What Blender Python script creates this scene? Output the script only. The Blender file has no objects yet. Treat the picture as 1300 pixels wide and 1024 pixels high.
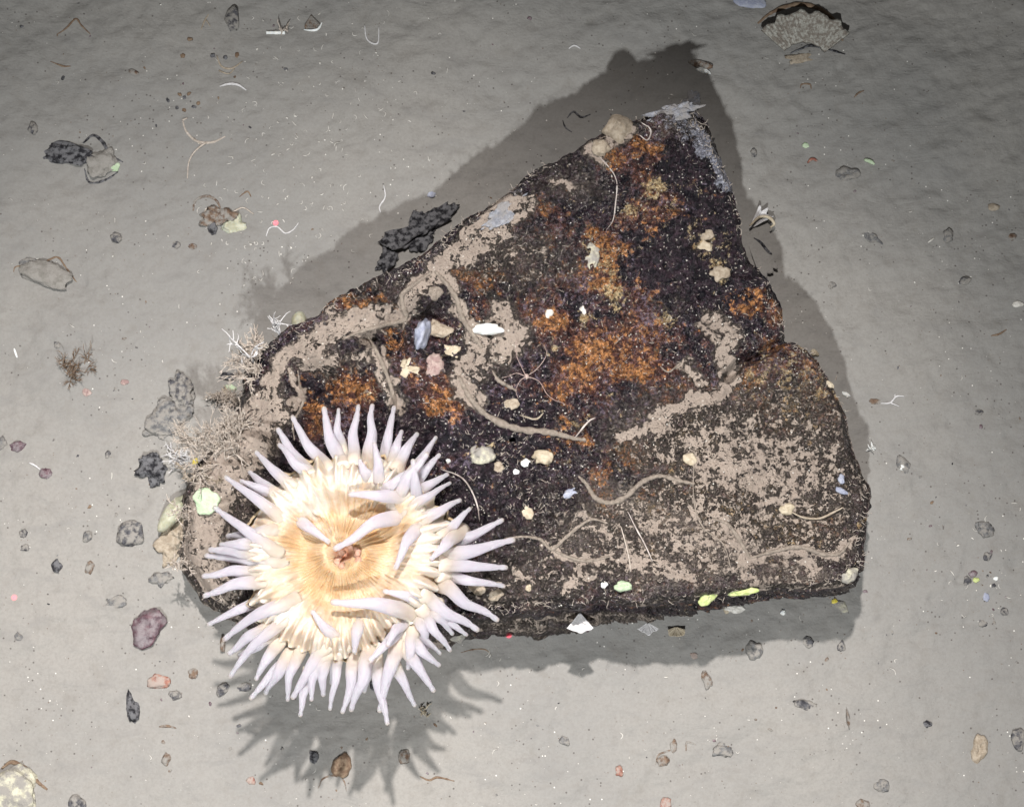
import bpy, bmesh, math, random
import numpy as np
from mathutils import Vector, Matrix
from mathutils.bvhtree import BVHTree

random.seed(7)
rng = np.random.default_rng(7)
SC = bpy.context.scene
COL = SC.collection
R = math.radians

# ------------------------------------------------------------------ camera
TILT = R(9.0)
DIST = 2.2
FPX = 2200.0
CAM = np.array([0.0, -DIST * math.sin(TILT), DIST * math.cos(TILT)])
FWD = np.array([0.0, math.sin(TILT), -math.cos(TILT)])
UP = np.array([0.0, math.cos(TILT), math.sin(TILT)])
RT = np.array([1.0, 0.0, 0.0])
cd = bpy.data.cameras.new('camera')
cam = bpy.data.objects.new('camera', cd)
COL.objects.link(cam)
cam.location = CAM
cam.rotation_euler = (TILT, 0, 0)
cd.sensor_width = 36
cd.lens = 36 * FPX / 1300.0
cd.clip_end = 200
cd.clip_start = 0.05
SC.camera = cam

# ------------------------------------------------------------------ world: dim scattered light in deep water
w = bpy.data.worlds.new('World')
SC.world = w
w.use_nodes = True
bg = w.node_tree.nodes['Background']
bg.inputs[0].default_value = (0.80, 0.78, 0.76, 1)
bg.inputs[1].default_value = 0.075

# ------------------------------------------------------------------ the vehicle's own lamps
def spot(name, loc, aim, energy, color, cone, blend, radius):
    l = bpy.data.lights.new(name, 'SPOT')
    l.energy = energy; l.color = color; l.spot_size = R(cone); l.spot_blend = blend
    l.shadow_soft_size = radius
    o = bpy.data.objects.new(name, l); COL.objects.link(o)
    o.location = loc
    d = Vector(aim) - Vector(loc)
    o.rotation_euler = d.to_track_quat('-Z', 'Y').to_euler()
    return o
spot('vehicle_lamp', (-0.16, -2.05, 2.95), (-0.20, -0.06, 0), 470, (0.965, 0.985, 0.985), 53, 1.0, 0.045)
spot('vehicle_lamp', (-0.05, 1.0, 3.1), (-0.22, -0.80, 0), 745, (1.0, 0.945, 0.905), 47, 1.0, 0.045)

SC.view_settings.view_transform = 'Standard'
SC.view_settings.look = 'None'
SC.view_settings.exposure = 0.0
SC.view_settings.gamma = 1.0
SC.view_settings.use_curve_mapping = False

# ------------------------------------------------------------------ helpers
def at(px, py, z=0.0):
    d = FWD + RT * ((px - 650) / FPX) + UP * (-(py - 512) / FPX)
    t = (z - CAM[2]) / d[2]
    return CAM + d * t

def ray(px, py):
    return FWD + RT * ((px - 650) / FPX) + UP * (-(py - 512) / FPX)

def w2p(P):
    q = P - CAM
    dep = q @ FWD
    return 650 + FPX * (q @ RT) / dep, 512 - FPX * (q @ UP) / dep

def _h(ix, iy, iz, seed):
    n = (ix.astype(np.int64) * 374761393 + iy.astype(np.int64) * 668265263 + iz.astype(np.int64) * 2147483647 + seed * 1274126177) & 0xffffffff
    n = ((n ^ (n >> 13)) * 1274126177) & 0xffffffff
    n = ((n ^ (n >> 16)) * 2246822519) & 0xffffffff
    return ((n ^ (n >> 15)) & 0xffffff) / float(0xffffff)

def vnoise(x, y, seed=0):
    xi = np.floor(x); yi = np.floor(y)
    fx = x - xi; fy = y - yi
    fx = fx * fx * fx * (fx * (fx * 6 - 15) + 10); fy = fy * fy * fy * (fy * (fy * 6 - 15) + 10)
    z = np.zeros_like(xi)
    a = _h(xi, yi, z, seed); b = _h(xi + 1, yi, z, seed); c = _h(xi, yi + 1, z, seed); d = _h(xi + 1, yi + 1, z, seed)
    return (a + (b - a) * fx) * (1 - fy) + (c + (d - c) * fx) * fy - 0.5

def fbm(x, y, oct=4, seed=0, gain=0.5):
    s = 0; a = 1
    for i in range(oct):
        ca, sa = math.cos(i * 1.3 + .5), math.sin(i * 1.3 + .5)
        s = s + a * vnoise((x * ca - y * sa) * 2 ** i, (x * sa + y * ca) * 2 ** i, seed + i * 17)
        a *= gain
    return s

def worley(x, y, seed=0):
    xi = np.floor(x); yi = np.floor(y)
    best = np.full_like(x, 9.0)
    z = np.zeros_like(xi)
    for dx in (-1, 0, 1):
        for dy in (-1, 0, 1):
            cx = xi + dx; cy = yi + dy
            jx = cx + _h(cx, cy, z, seed); jy = cy + _h(cx, cy, z, seed + 5)
            best = np.minimum(best, (x - jx) ** 2 + (y - jy) ** 2)
    return np.sqrt(best)

def sstep(a, b, x):
    t = np.clip((x - a) / (b - a), 0, 1)
    return t * t * (3 - 2 * t)

def mesh_np(name, verts, faces, smooth=True):
    me = bpy.data.meshes.new(name)
    verts = np.asarray(verts, dtype=np.float32); faces = np.asarray(faces, dtype=np.int32)
    nf, k = faces.shape
    me.vertices.add(len(verts)); me.vertices.foreach_set('co', verts.ravel())
    me.loops.add(nf * k); me.loops.foreach_set('vertex_index', faces.ravel())
    me.polygons.add(nf)
    me.polygons.foreach_set('loop_start', np.arange(nf, dtype=np.int32) * k)
    me.polygons.foreach_set('loop_total', np.full(nf, k, dtype=np.int32))
    me.update(calc_edges=True)
    me.polygons.foreach_set('use_smooth', np.full(nf, smooth))
    me.validate()
    return me

def link(name, me, mat=None, parent=None):
    o = bpy.data.objects.new(name, me); COL.objects.link(o)
    if mat is not None and me is not None and len(me.materials) == 0: me.materials.append(mat)
    if parent: o.parent = parent
    return o

def tag(o, label=None, cat=None, group=None, kind=None):
    if label: o['label'] = label
    if cat: o['category'] = cat
    if group: o['group'] = group
    if kind: o['kind'] = kind
    return o

def empty(name, loc=(0, 0, 0)):
    o = bpy.data.objects.new(name, None); COL.objects.link(o)
    o.location = loc; o.empty_display_size = 0.01
    return o

class MB:
    def __init__(s): s.v = []; s.f = []; s.t = []
    def tube(s, pts, rad, n=7, squash=1.0):
        pts = [Vector(p) for p in pts]
        m = len(pts); base = len(s.v)
        prev = None
        for i, p in enumerate(pts):
            d = (pts[min(i + 1, m - 1)] - pts[max(i - 1, 0)])
            if d.length < 1e-9: d = Vector((0, 0, 1))
            d.normalize()
            a = prev if prev is not None else (Vector((0, 0, 1)) if abs(d.z) < .9 else Vector((1, 0, 0)))
            a = (a - d * a.dot(d))
            if a.length < 1e-6: a = d.orthogonal()
            a.normalize(); prev = a
            b = d.cross(a)
            r = rad[i] if hasattr(rad, '__len__') else rad
            for k in range(n):
                th = 2 * math.pi * k / n
                s.v.append(p + a * (math.cos(th) * r * squash) + b * (math.sin(th) * r)); s.t.append(i / (m - 1))
        for i in range(m - 1):
            for k in range(n):
                k2 = (k + 1) % n
                s.f.append((base + i * n + k, base + i * n + k2, base + (i + 1) * n + k2, base + (i + 1) * n + k))
        s.v.append(pts[0]); s.t.append(0); c0 = len(s.v) - 1
        s.v.append(pts[-1]); s.t.append(1); c1 = len(s.v) - 1
        for k in range(n):
            k2 = (k + 1) % n
            s.f.append((c0, base + k2, base + k)); s.f.append((c1, base + (m - 1) * n + k, base + (m - 1) * n + k2))
    def build(s, name, mat, parent=None, attr=False):
        me = bpy.data.meshes.new(name)
        me.from_pydata([tuple(v) for v in s.v], [], s.f)
        me.polygons.foreach_set('use_smooth', [True] * len(me.polygons))
        if attr:
            a = me.attributes.new('along', 'FLOAT', 'POINT'); a.data.foreach_set('value', s.t)
        me.update()
        return link(name, me, mat, parent)

def spline(pts, n=8):
    """catmull-rom"""
    P = [np.array(p, float) for p in pts]
    P = [2 * P[0] - P[1]] + P + [2 * P[-1] - P[-2]]
    out = []
    for i in range(1, len(P) - 2):
        for k in range(n):
            t = k / n
            out.append(0.5 * ((2 * P[i]) + (-P[i - 1] + P[i + 1]) * t + (2 * P[i - 1] - 5 * P[i] + 4 * P[i + 1] - P[i + 2]) * t * t + (-P[i - 1] + 3 * P[i] - 3 * P[i + 1] + P[i + 2]) * t ** 3))
    out.append(P[-2])
    return out

# ------------------------------------------------------------------ materials
def new_mat(name):
    m = bpy.data.materials.new(name); m.use_nodes = True
    nt = m.node_tree
    b = nt.nodes['Principled BSDF']
    return m, nt, b

class NT:
    def __init__(s, nt): s.nt = nt
    def n(s, typ, **kw):
        nd = s.nt.nodes.new(typ)
        for k, v in kw.items(): setattr(nd, k, v)
        return nd
    def L(s, a, b): s.nt.links.new(a, b)
    def val(s, sock, v):
        if isinstance(v, bpy.types.NodeSocket): s.L(v, sock)
        else: sock.default_value = v
    def noise(s, vec, scale, detail=4, rough=.55, dist=0):
        nd = s.n('ShaderNodeTexNoise'); s.L(vec, nd.inputs['Vector'])
        nd.inputs['Scale'].default_value = scale; nd.inputs['Detail'].default_value = detail
        nd.inputs['Roughness'].default_value = rough; nd.inputs['Distortion'].default_value = dist
        return nd.outputs['Fac']
    def voro(s, vec, scale, feature='F1', out='Distance'):
        nd = s.n('ShaderNodeTexVoronoi', feature=feature); s.L(vec, nd.inputs['Vector'])
        nd.inputs['Scale'].default_value = scale
        return nd.outputs[out]
    def ramp(s, v, a, b):
        nd = s.n('ShaderNodeMapRange', interpolation_type='SMOOTHSTEP')
        s.val(nd.inputs[0], v); nd.inputs[1].default_value = a; nd.inputs[2].default_value = b
        return nd.outputs[0]
    def math(s, op, a, b=0.0, c=0.0):
        nd = s.n('ShaderNodeMath', operation=op)
        s.val(nd.inputs[0], a); s.val(nd.inputs[1], b); s.val(nd.inputs[2], c)
        return nd.outputs[0]
    def mix(s, f, a, b):
        nd = s.n('ShaderNodeMix', data_type='RGBA')
        s.val(nd.inputs[0], f)
        s.val(nd.inputs[6], a if isinstance(a, bpy.types.NodeSocket) else (*a, 1))
        s.val(nd.inputs[7], b if isinstance(b, bpy.types.NodeSocket) else (*b, 1))
        return nd.outputs[2]
    def attr(s, name, out='Fac'):
        nd = s.n('ShaderNodeAttribute', attribute_name=name); return nd.outputs[out]
    def bump(s, h, dist, strength=1.0, nrm=None):
        nd = s.n('ShaderNodeBump'); s.L(h, nd.inputs['Height'])
        nd.inputs['Distance'].default_value = dist; nd.inputs['Strength'].default_value = strength
        if nrm is not None: s.L(nrm, nd.inputs['Normal'])
        return nd.outputs[0]
    def pos(s):
        return s.n('ShaderNodeNewGeometry').outputs['Position']
    def obj(s):
        return s.n('ShaderNodeTexCoord').outputs['Object']

SILT_A, SILT_B = (0.36, 0.325, 0.275), (0.29, 0.265, 0.235)

def simple(name, ca, cb, scale=60, rough=.7, bump=.002, sss=0, spec=None, cc=None, alpha=1):
    """two-colour mottled surface with grain; cc = thin dusting of silt colour"""
    m, nt, b = new_mat(name); g = NT(nt); p = g.pos(); scale = scale * 2.2
    n1 = g.noise(p, scale, 5, .65)
    c = g.mix(g.ramp(n1, .38, .62), ca, cb)
    if cc is not None:
        n2 = g.noise(p, scale * .6, 6, .65)
        c = g.mix(g.ramp(n2, .40, .58), c, cc)
    g.L(c, b.inputs['Base Color'])
    b.inputs['Roughness'].default_value = rough
    b.inputs['Specular IOR Level'].default_value = .3 if spec is None else spec
    if sss:
        b.inputs['Subsurface Weight'].default_value = sss
        b.inputs['Subsurface Radius'].default_value = (.01, .008, .006)
        b.inputs['Subsurface Scale'].default_value = 1
    n3 = g.noise(p, scale * 4, 4, .6)
    g.L(g.bump(n3, bump * .6, .8), b.inputs['Normal'])
    if alpha < 1: b.inputs['Alpha'].default_value = alpha
    return m

# seabed
def seabed_mat():
    m, nt, b = new_mat('silt'); g = NT(nt); p = g.pos()
    map_ = g.n('ShaderNodeMapping'); g.L(p, map_.inputs[0]); map_.inputs['Rotation'].default_value = (0, 0, R(18)); map_.inputs['Scale'].default_value = (1, 2.6, 1)
    big = g.noise(p, 2.2, 4, .5)
    mid = g.noise(map_.outputs[0], 16, 6, .62, .6)
    fine = g.noise(p, 260, 4, .65)
    c = g.mix(g.ramp(big, .35, .65), (0.290, 0.278, 0.260), (0.245, 0.240, 0.230))
    c = g.mix(g.math('MULTIPLY', g.ramp(mid, .5, .75), .45), c, (0.20, 0.195, 0.19))
    blot = g.noise(p, 34, 6, .7)
    c = g.mix(g.math('MULTIPLY', g.ramp(blot, .50, .72), .35), c, (0.20, 0.185, 0.165))
    c = g.mix(g.math('MULTIPLY', g.ramp(fine, .35, .75), .38), c, (0.20, 0.188, 0.176))
    # dark grains
    v = g.voro(p, 210); r_ = g.voro(p, 210, 'F1', 'Color')
    sep = g.n('ShaderNodeSeparateColor'); g.L(r_, sep.inputs[0])
    patch = g.noise(p, 9, 3, .5)
    lim = g.math('SUBTRACT', 1.30, g.math('MULTIPLY', patch, .68))
    on = g.math('GREATER_THAN', sep.outputs[0], lim)
    dot = g.math('MULTIPLY', g.ramp(v, .30, .18), on)
    c = g.mix(g.math('MULTIPLY', dot, .75), c, (0.07, 0.06, 0.055))
    on2 = g.math('GREATER_THAN', sep.outputs[1], g.math('ADD', lim, .035))
    dot2 = g.math('MULTIPLY', g.ramp(v, .22, .12), on2)
    c = g.mix(dot2, c, (0.75, 0.73, 0.68))
    g.L(c, b.inputs['Base Color'])
    b.inputs['Roughness'].default_value = .95; b.inputs['Specular IOR Level'].default_value = .15
    n1 = g.bump(mid, .005, .5)
    n2 = g.bump(g.noise(p, 90, 6, .7), .0022, .65, n1)
    n3 = g.bump(fine, .0009, .6, n2)
    g.L(n3, b.inputs['Normal'])
    return m

def rock_mat():
    m, nt, b = new_mat('encrusted_rock'); g = NT(nt); p = g.pos()
    sed, org, yel, blu, drk = g.attr('sed'), g.attr('org'), g.attr('yel'), g.attr('blu'), g.attr('drk')
    n40 = g.noise(p, 38, 5, .6); n90 = g.noise(p, 95, 6, .68); n250 = g.noise(p, 260, 5, .7); n500 = g.noise(p, 620, 3, .7)
    n60 = g.noise(p, 62, 6, .7); n150 = g.noise(p, 150, 5, .7); n12 = g.noise(p, 13, 4, .6)
    # dark manganese crust
    c = g.mix(g.ramp(n90, .40, .60), (0.005, 0.004, 0.008), (0.034, 0.020, 0.028))
    n22 = g.noise(p, 22, 5, .65)
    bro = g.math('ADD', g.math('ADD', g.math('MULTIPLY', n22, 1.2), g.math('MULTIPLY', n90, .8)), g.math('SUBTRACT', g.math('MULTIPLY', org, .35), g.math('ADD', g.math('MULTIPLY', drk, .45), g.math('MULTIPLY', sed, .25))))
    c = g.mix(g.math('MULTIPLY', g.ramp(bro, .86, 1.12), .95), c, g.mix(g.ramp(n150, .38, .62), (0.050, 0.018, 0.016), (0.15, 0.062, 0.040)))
    # purple grey flecks in clumps, few on the blackest parts
    fl = g.math('SUBTRACT', g.math('ADD', n150, g.math('MULTIPLY', n22, .6)), g.math('MULTIPLY', drk, .10))
    c = g.mix(g.math('MULTIPLY', g.ramp(fl, .84, .92), .85), c, (0.15, 0.12, 0.165))
    # rusty orange
    fo = g.math('ADD', org, g.math('MULTIPLY', g.math('SUBTRACT', n60, .5), 2.6))
    fo = g.math('ADD', fo, g.math('MULTIPLY', g.math('SUBTRACT', n22, .5), 2.2))
    fo = g.math('ADD', fo, g.math('MULTIPLY', g.math('SUBTRACT', n150, .5), 2.6))
    fo = g.math('ADD', fo, g.math('MULTIPLY', g.math('SUBTRACT', n90, .5), 3.6))
    oc = g.mix(g.ramp(n150, .38, .62), (0.095, 0.034, 0.013), (0.50, 0.235, 0.085))
    oc = g.mix(g.ramp(n250, .60, .72), oc, (0.60, 0.44, 0.24))
    c = g.mix(g.math('MULTIPLY', g.ramp(fo, .42, .92), .92), c, oc)
    # pale yellow crust
    n70 = g.noise(p, 110, 5, .7)
    fy = g.math('ADD', yel, g.math('MULTIPLY', g.math('SUBTRACT', n70, .5), 3.4))
    fy = g.math('ADD', fy, g.math('MULTIPLY', g.math('SUBTRACT', n250, .5), 1.6))
    fy = g.math('ADD', fy, g.math('MULTIPLY', g.math('SUBTRACT', g.noise(p, 41, 4, .65), .5), 2.6))
    yc = g.mix(g.ramp(n250, .35, .65), (0.32, 0.19, 0.075), (0.60, 0.50, 0.31))
    c = g.mix(g.math('MULTIPLY', g.ramp(fy, .36, .8), .85), c, yc)
    # bluish grey film
    fb = g.math('ADD', blu, g.math('MULTIPLY', g.math('SUBTRACT', n90, .5), 2.8))
    c = g.mix(g.math('MULTIPLY', g.ramp(fb, .45, .7), .85), c, g.mix(g.ramp(n250, .4, .6), (0.22, 0.23, 0.28), (0.42, 0.43, 0.50)))
    gr_ = g.noise(p, 330, 4, .75)
    mr = g.n('ShaderNodeMapRange'); g.L(gr_, mr.inputs[0]); mr.inputs[1].default_value = .34; mr.inputs[2].default_value = .66; mr.inputs[3].default_value = .2; mr.inputs[4].default_value = 2.3
    hv = g.n('ShaderNodeHueSaturation'); g.L(mr.outputs[0], hv.inputs['Value']); g.L(c, hv.inputs['Color']); c = hv.outputs[0]
    # drifts and dust of silt
    fs = g.math('ADD', sed, g.math('MULTIPLY', g.math('SUBTRACT', n60, .5), 2.4))
    fs = g.math('ADD', fs, g.math('MULTIPLY', g.math('SUBTRACT', n250, .5), 1.6))
    fs = g.math('ADD', fs, g.math('MULTIPLY', g.math('SUBTRACT', n150, .5), 2.2))
    fs = g.math('ADD', fs, g.math('MULTIPLY', g.math('SUBTRACT', n500, .5), 1.1))
    sc = g.mix(g.ramp(n40, .35, .65), (0.375, 0.32, 0.275), (0.30, 0.255, 0.22))
    pep = g.math('MULTIPLY', g.ramp(g.math('ADD', n250, g.math('ADD', g.math('MULTIPLY', sed, .20), g.math('MULTIPLY', n12, .35))), .81, .87), .7)
    c = g.mix(pep, c, (0.30, 0.26, 0.25))
    smask = g.math('MULTIPLY', g.ramp(fs, .46, 1.10), .95)
    c = g.mix(smask, c, sc)
    dust = g.math('MULTIPLY', g.ramp(g.math('ADD', sed, g.math('MULTIPLY', g.math('SUBTRACT', n22, .5), 1.6)), .25, 1.05), .26)
    c = g.mix(dust, c, (0.34, 0.255, 0.20))
    # bright grains and black grains
    vc = g.voro(p, 260, 'F1', 'Color'); sp = g.n('ShaderNodeSeparateColor'); g.L(vc, sp.inputs[0])
    on = g.math('GREATER_THAN', sp.outputs[0], .935)
    dot = g.math('MULTIPLY', g.ramp(g.voro(p, 260), .35, .2), on)
    c = g.mix(dot, c, (0.62, 0.58, 0.52))
    on = g.math('LESS_THAN', sp.outputs[1], .06)
    dot = g.math('MULTIPLY', g.math('MULTIPLY', g.ramp(g.voro(p, 260), .45, .3), on), .8)
    c = g.mix(dot, c, (0.02, 0.014, 0.02))
    g.L(c, b.inputs['Base Color'])
    rr = g.n('ShaderNodeMapRange'); g.L(smask, rr.inputs[0]); rr.inputs[3].default_value = .27; rr.inputs[4].default_value = .95
    g.L(rr.outputs[0], b.inputs['Roughness'])
    b.inputs['Specular IOR Level'].default_value = .6
    h = g.math('MULTIPLY', n90, g.math('SUBTRACT', 1.0, g.math('MULTIPLY', smask, .6)))
    n1 = g.bump(h, .016, 1.0)
    h2 = g.math('MULTIPLY', n250, g.math('SUBTRACT', 1.0, g.math('MULTIPLY', smask, .75)))
    n2 = g.bump(h2, .004, .9, n1)
    n3 = g.bump(smask, .002, .7, n2)
    n4 = g.bump(n500, .0012, .7, n3)
    g.L(n4, b.inputs['Normal'])
    return m

def tentacle_mat():
    m, nt, b = new_mat('tentacle_flesh'); g = NT(nt); a = g.attr('along')
    p = g.obj()
    c = g.mix(g.ramp(a, .12, .42), (0.57, 0.49, 0.41), (0.56, 0.535, 0.60))
    c = g.mix(g.ramp(a, .90, .99), c, (0.56, 0.47, 0.40))
    c = g.mix(g.math('MULTIPLY', g.ramp(g.noise(p, 120, 3), .45, .7), .25), c, (0.55, 0.52, 0.56))
    g.L(c, b.inputs['Base Color'])
    b.inputs['Roughness'].default_value = .52
    b.inputs['Subsurface Weight'].default_value = .75
    b.inputs['Subsurface Radius'].default_value = (.012, .010, .011)
    b.inputs['Subsurface Scale'].default_value = 1
    b.inputs['Specular IOR Level'].default_value = .25
    lw = g.n('ShaderNodeLayerWeight'); lw.inputs[0].default_value = .35
    al = g.ramp(lw.outputs['Facing'], -.15, .75)
    al = g.math('ADD', g.math('MULTIPLY', al, .46), .50)
    al = g.math('MAXIMUM', al, g.ramp(a, .5, .0))
    g.L(al, b.inputs['Alpha'])
    g.L(g.bump(g.noise(p, 200, 3), .0012, .5), b.inputs['Normal'])
    return m

def disc_mat():
    m, nt, b = new_mat('oral_disc_flesh'); g = NT(nt)
    rv = g.attr('radial', 'Vector'); rr = g.attr('rad'); wh = g.attr('white')
    st = g.noise(rv, 9, 4, .6); st2 = g.noise(rv, 26, 3, .6)
    p = g.pos(); n = g.noise(p, 28, 4, .6); nf = g.noise(p, 420, 3, .6)
    c = g.mix(g.ramp(st, .30, .72), (0.54, 0.43, 0.32), (0.59, 0.51, 0.43))
    inner = g.mix(g.ramp(g.math('ADD', n, g.math('MULTIPLY', st2, .12)), .42, .72), (0.47, 0.31, 0.17), (0.55, 0.41, 0.27))
    f = g.ramp(g.math('ADD', rr, g.math('MULTIPLY', g.math('SUBTRACT', n, .5), .8)), .82, .36)
    c = g.mix(f, c, inner)
    c = g.mix(g.math('MULTIPLY', g.ramp(nf, .5, .7), .35), c, (0.58, 0.46, 0.31))
    f2 = g.math('ADD', wh, g.math('MULTIPLY', g.math('SUBTRACT', st, .5), 1.2))
    f2 = g.math('ADD', f2, g.math('MULTIPLY', g.math('SUBTRACT', n, .5), 1.4))
    c = g.mix(g.math('MULTIPLY', g.ramp(f2, .3, 1.0), .85), c, (0.63, 0.58, 0.52))
    c = g.mix(g.ramp(rr, .13, .05), c, (0.50, 0.27, 0.18))
    g.L(c, b.inputs['Base Color'])
    b.inputs['Roughness'].default_value = .5
    b.inputs['Subsurface Weight'].default_value = .6
    b.inputs['Subsurface Radius'].default_value = (.008, .005, .003)
    b.inputs['Subsurface Scale'].default_value = 1
    b.inputs['Specular IOR Level'].default_value = .25
    n1 = g.bump(st2, .0005, .5)
    g.L(g.bump(nf, .001, .6, n1), b.inputs['Normal'])
    return m

M = {}
M['silt'] = seabed_mat()
M['rock'] = rock_mat()
M['tentacle'] = tentacle_mat()
M['disc'] = disc_mat()
M['column'] = simple('anemone_column', (0.46, 0.34, 0.20), (0.55, 0.44, 0.30), 30, .5, .002, .3)
M['mouth'] = simple('mouth_flesh', (0.46, 0.24, 0.16), (0.56, 0.35, 0.27), 160, .45, .002, .3)
M['tube'] = simple('mud_tube', (0.37, 0.315, 0.265), (0.26, 0.22, 0.185), 120, .95, .006)
M['dark'] = simple('dark_stone', (0.035, 0.035, 0.042), (0.10, 0.10, 0.11), 90, .7, .003, cc=(0.27, 0.255, 0.235))
M['dusty'] = simple('dusty_stone', (0.20, 0.19, 0.17), (0.26, 0.245, 0.225), 60, .9, .004, cc=(0.29, 0.275, 0.255))
M['black'] = simple('black_stone', (0.006, 0.006, 0.009), (0.024, 0.023, 0.028), 110, .6, .004, cc=(0.16, 0.16, 0.17))
M['grey'] = simple('grey_stone', (0.09, 0.09, 0.095), (0.19, 0.19, 0.19), 90, .8, .003, cc=(0.27, 0.255, 0.235))
M['pale'] = simple('pale_stone', (0.40, 0.38, 0.30), (0.56, 0.54, 0.42), 50, .8, .003, cc=(0.27, 0.255, 0.235))
M['purple'] = simple('purple_stone', (0.045, 0.015, 0.028), (0.12, 0.06, 0.075), 60, .35, .002, spec=.6, cc=(0.17, 0.14, 0.15))
M['red'] = simple('red_stone', (0.22, 0.07, 0.05), (0.35, 0.17, 0.12), 70, .6, .002, cc=(0.33, 0.27, 0.24))
M['brown'] = simple('brown_debris', (0.10, 0.06, 0.04), (0.20, 0.14, 0.10), 90, .8, .003, cc=(0.27, 0.255, 0.235))
M['white'] = simple('white_shell', (0.66, 0.64, 0.60), (0.50, 0.48, 0.44), 80, .5, .001)
M['bright'] = simple('bright_white', (0.86, 0.87, 0.84), (0.80, 0.82, 0.80), 60, .3, .0005, .2)
M['cream'] = simple('cream_shell', (0.38, 0.32, 0.23), (0.49, 0.43, 0.33), 80, .6, .001)
M['tan'] = simple('tan_crust', (0.30, 0.245, 0.185), (0.42, 0.36, 0.285), 90, .8, .003)
M['hydroid'] = simple('hydroid_skeleton', (0.38, 0.33, 0.28), (0.52, 0.46, 0.41), 120, .7, .001)
M['whydroid'] = simple('white_hydroid', (0.52, 0.51, 0.51), (0.64, 0.63, 0.64), 120, .6, .001)
M['fuzz'] = simple('fuzz', (0.28, 0.24, 0.22), (0.52, 0.47, 0.44), 30, .8, .0005)
M['green'] = simple('pale_green_sponge', (0.40, 0.52, 0.34), (0.50, 0.60, 0.43), 60, .7, .003)
M['lime'] = simple('lime_sponge', (0.46, 0.54, 0.20), (0.55, 0.60, 0.30), 60, .7, .002)
M['yellow'] = simple('yellow_sponge', (0.62, 0.52, 0.06), (0.72, 0.62, 0.16), 80, .7, .002)
M['olive'] = simple('olive_jelly', (0.36, 0.36, 0.26), (0.46, 0.46, 0.36), 40, .35, .001, .5)
M['blue'] = simple('blue_grey_crust', (0.26, 0.28, 0.37), (0.38, 0.40, 0.47), 60, .6, .002)
M['scallop'] = simple('scallop', (0.52, 0.51, 0.46), (0.38, 0.37, 0.33), 160, .8, .003, cc=(0.24, 0.21, 0.18))
M['film'] = simple('film', (0.17, 0.18, 0.21), (0.33, 0.34, 0.38), 60, .7, .004, cc=(0.26, 0.25, 0.25))
M['pink'] = simple('pink_shell', (0.28, 0.19, 0.18), (0.42, 0.33, 0.30), 80, .6, .002)
M['pinkstar'] = simple('pink_star', (0.34, 0.25, 0.23), (0.44, 0.34, 0.31), 90, .6, .001)
M['weedbrown'] = simple('brown_weed', (0.14, 0.09, 0.06), (0.22, 0.16, 0.11), 90, .8, .001)

# ------------------------------------------------------------------ seabed
def axis(lo, hi, step, far):
    a = list(np.arange(lo, hi + 1e-9, step))
    s = step; x = hi; out = []
    while x < far:
        s *= 1.22; x += s; out.append(x)
    s = step; x = lo; out2 = []
    while x > -far:
        s *= 1.22; x -= s; out2.append(x)
    return np.array(out2[::-1] + a + out)
xs = axis(-0.85, 0.85, 0.0035, 14); ys = axis(-0.62, 0.80, 0.0035, 14)

def ground_z(x, y):
    u = x * .95 + y * .31; v = -x * .31 + y * .95
    z = 0.020 * fbm(x * 2.3, y * 2.3, 3, 3)
    z = z + 0.0052 * fbm(u * 9, v * 17, 4, 11, .55)
    z = z + 0.0026 * fbm(x * 60, y * 60, 3, 21, .65)
    pit = worley(x * 13, y * 13, 31)
    z = z - 0.004 * np.exp(-(pit / .07) ** 2) * (vnoise(x * 5, y * 5, 77) > .2)
    fade = np.clip(1.6 - np.hypot(x, y) * .3, .3, 1)
    return z * fade
X, Y = np.meshgrid(xs, ys)
Z = ground_z(X, Y)
nx, ny = len(xs), len(ys)
V = np.stack([X.ravel(), Y.ravel(), Z.ravel()], 1)
idx = np.arange(nx * ny).reshape(ny, nx)
F = np.stack([idx[:-1, :-1].ravel(), idx[:-1, 1:].ravel(), idx[1:, 1:].ravel(), idx[1:, :-1].ravel()], 1)
seabed = link('seabed', mesh_np('seabed', V, F), M['silt'])
tag(seabed, kind='structure')
sel = (np.abs(X.ravel()) < 1.1) & (np.abs(Y.ravel()) < 1.1)
GB = BVHTree.FromPolygons([tuple(v) for v in V.tolist()], [tuple(f) for f in F[sel[F].all(1)].tolist()])

# ------------------------------------------------------------------ the rock
OUT = [(745,172),(768,160),(800,150),(835,138),(872,128),(896,160),(916,200),(934,240),(944,290),(966,332),(984,385),(1001,425),(1030,446),(1060,482),(1079,512),(1093,560),(1101,612),(1103,668),(1096,712),(1080,738),
       (1040,744),(990,750),(950,755),(900,762),(840,764),(760,762),(700,768),(650,775),(590,782),(520,792),(440,806),(360,800),(300,782),(255,755),(230,715),(232,662),(244,612),(264,576),(288,542),(300,502),(316,462),(346,430),(400,396),(450,368),(500,346),(538,326),(572,292),(610,264),(652,236),(700,202)]
def ztop(px, py):
    z = 0.165 + 0.0 * px
    z = z - 0.055 * sstep(430, 230, px)
    z = z - 0.018 * sstep(600, 760, py) * sstep(900, 500, px)
    z = z + 0.008 * sstep(300, 130, py) - .03 * sstep(820, 900, px) * sstep(260, 130, py)
    z = z - 0.022 * sstep(0, 60, (px - 985) * .55 + (py - 430) * .8) * sstep(900, 1010, px)
    return z
OW = np.array([at(p[0], p[1], float(ztop(np.array(float(p[0])), np.array(float(p[1]))))) for p in OUT])
C0 = at(650, 560, 0.16)
ang = np.unwrap(np.arctan2(OW[:, 1] - C0[1], OW[:, 0] - C0[0])[::-1])
rad = np.hypot(OW[:, 0] - C0[0], OW[:, 1] - C0[1])[::-1]
o_ = np.argsort(ang); ang = ang[o_]; rad = rad[o_]
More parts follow.
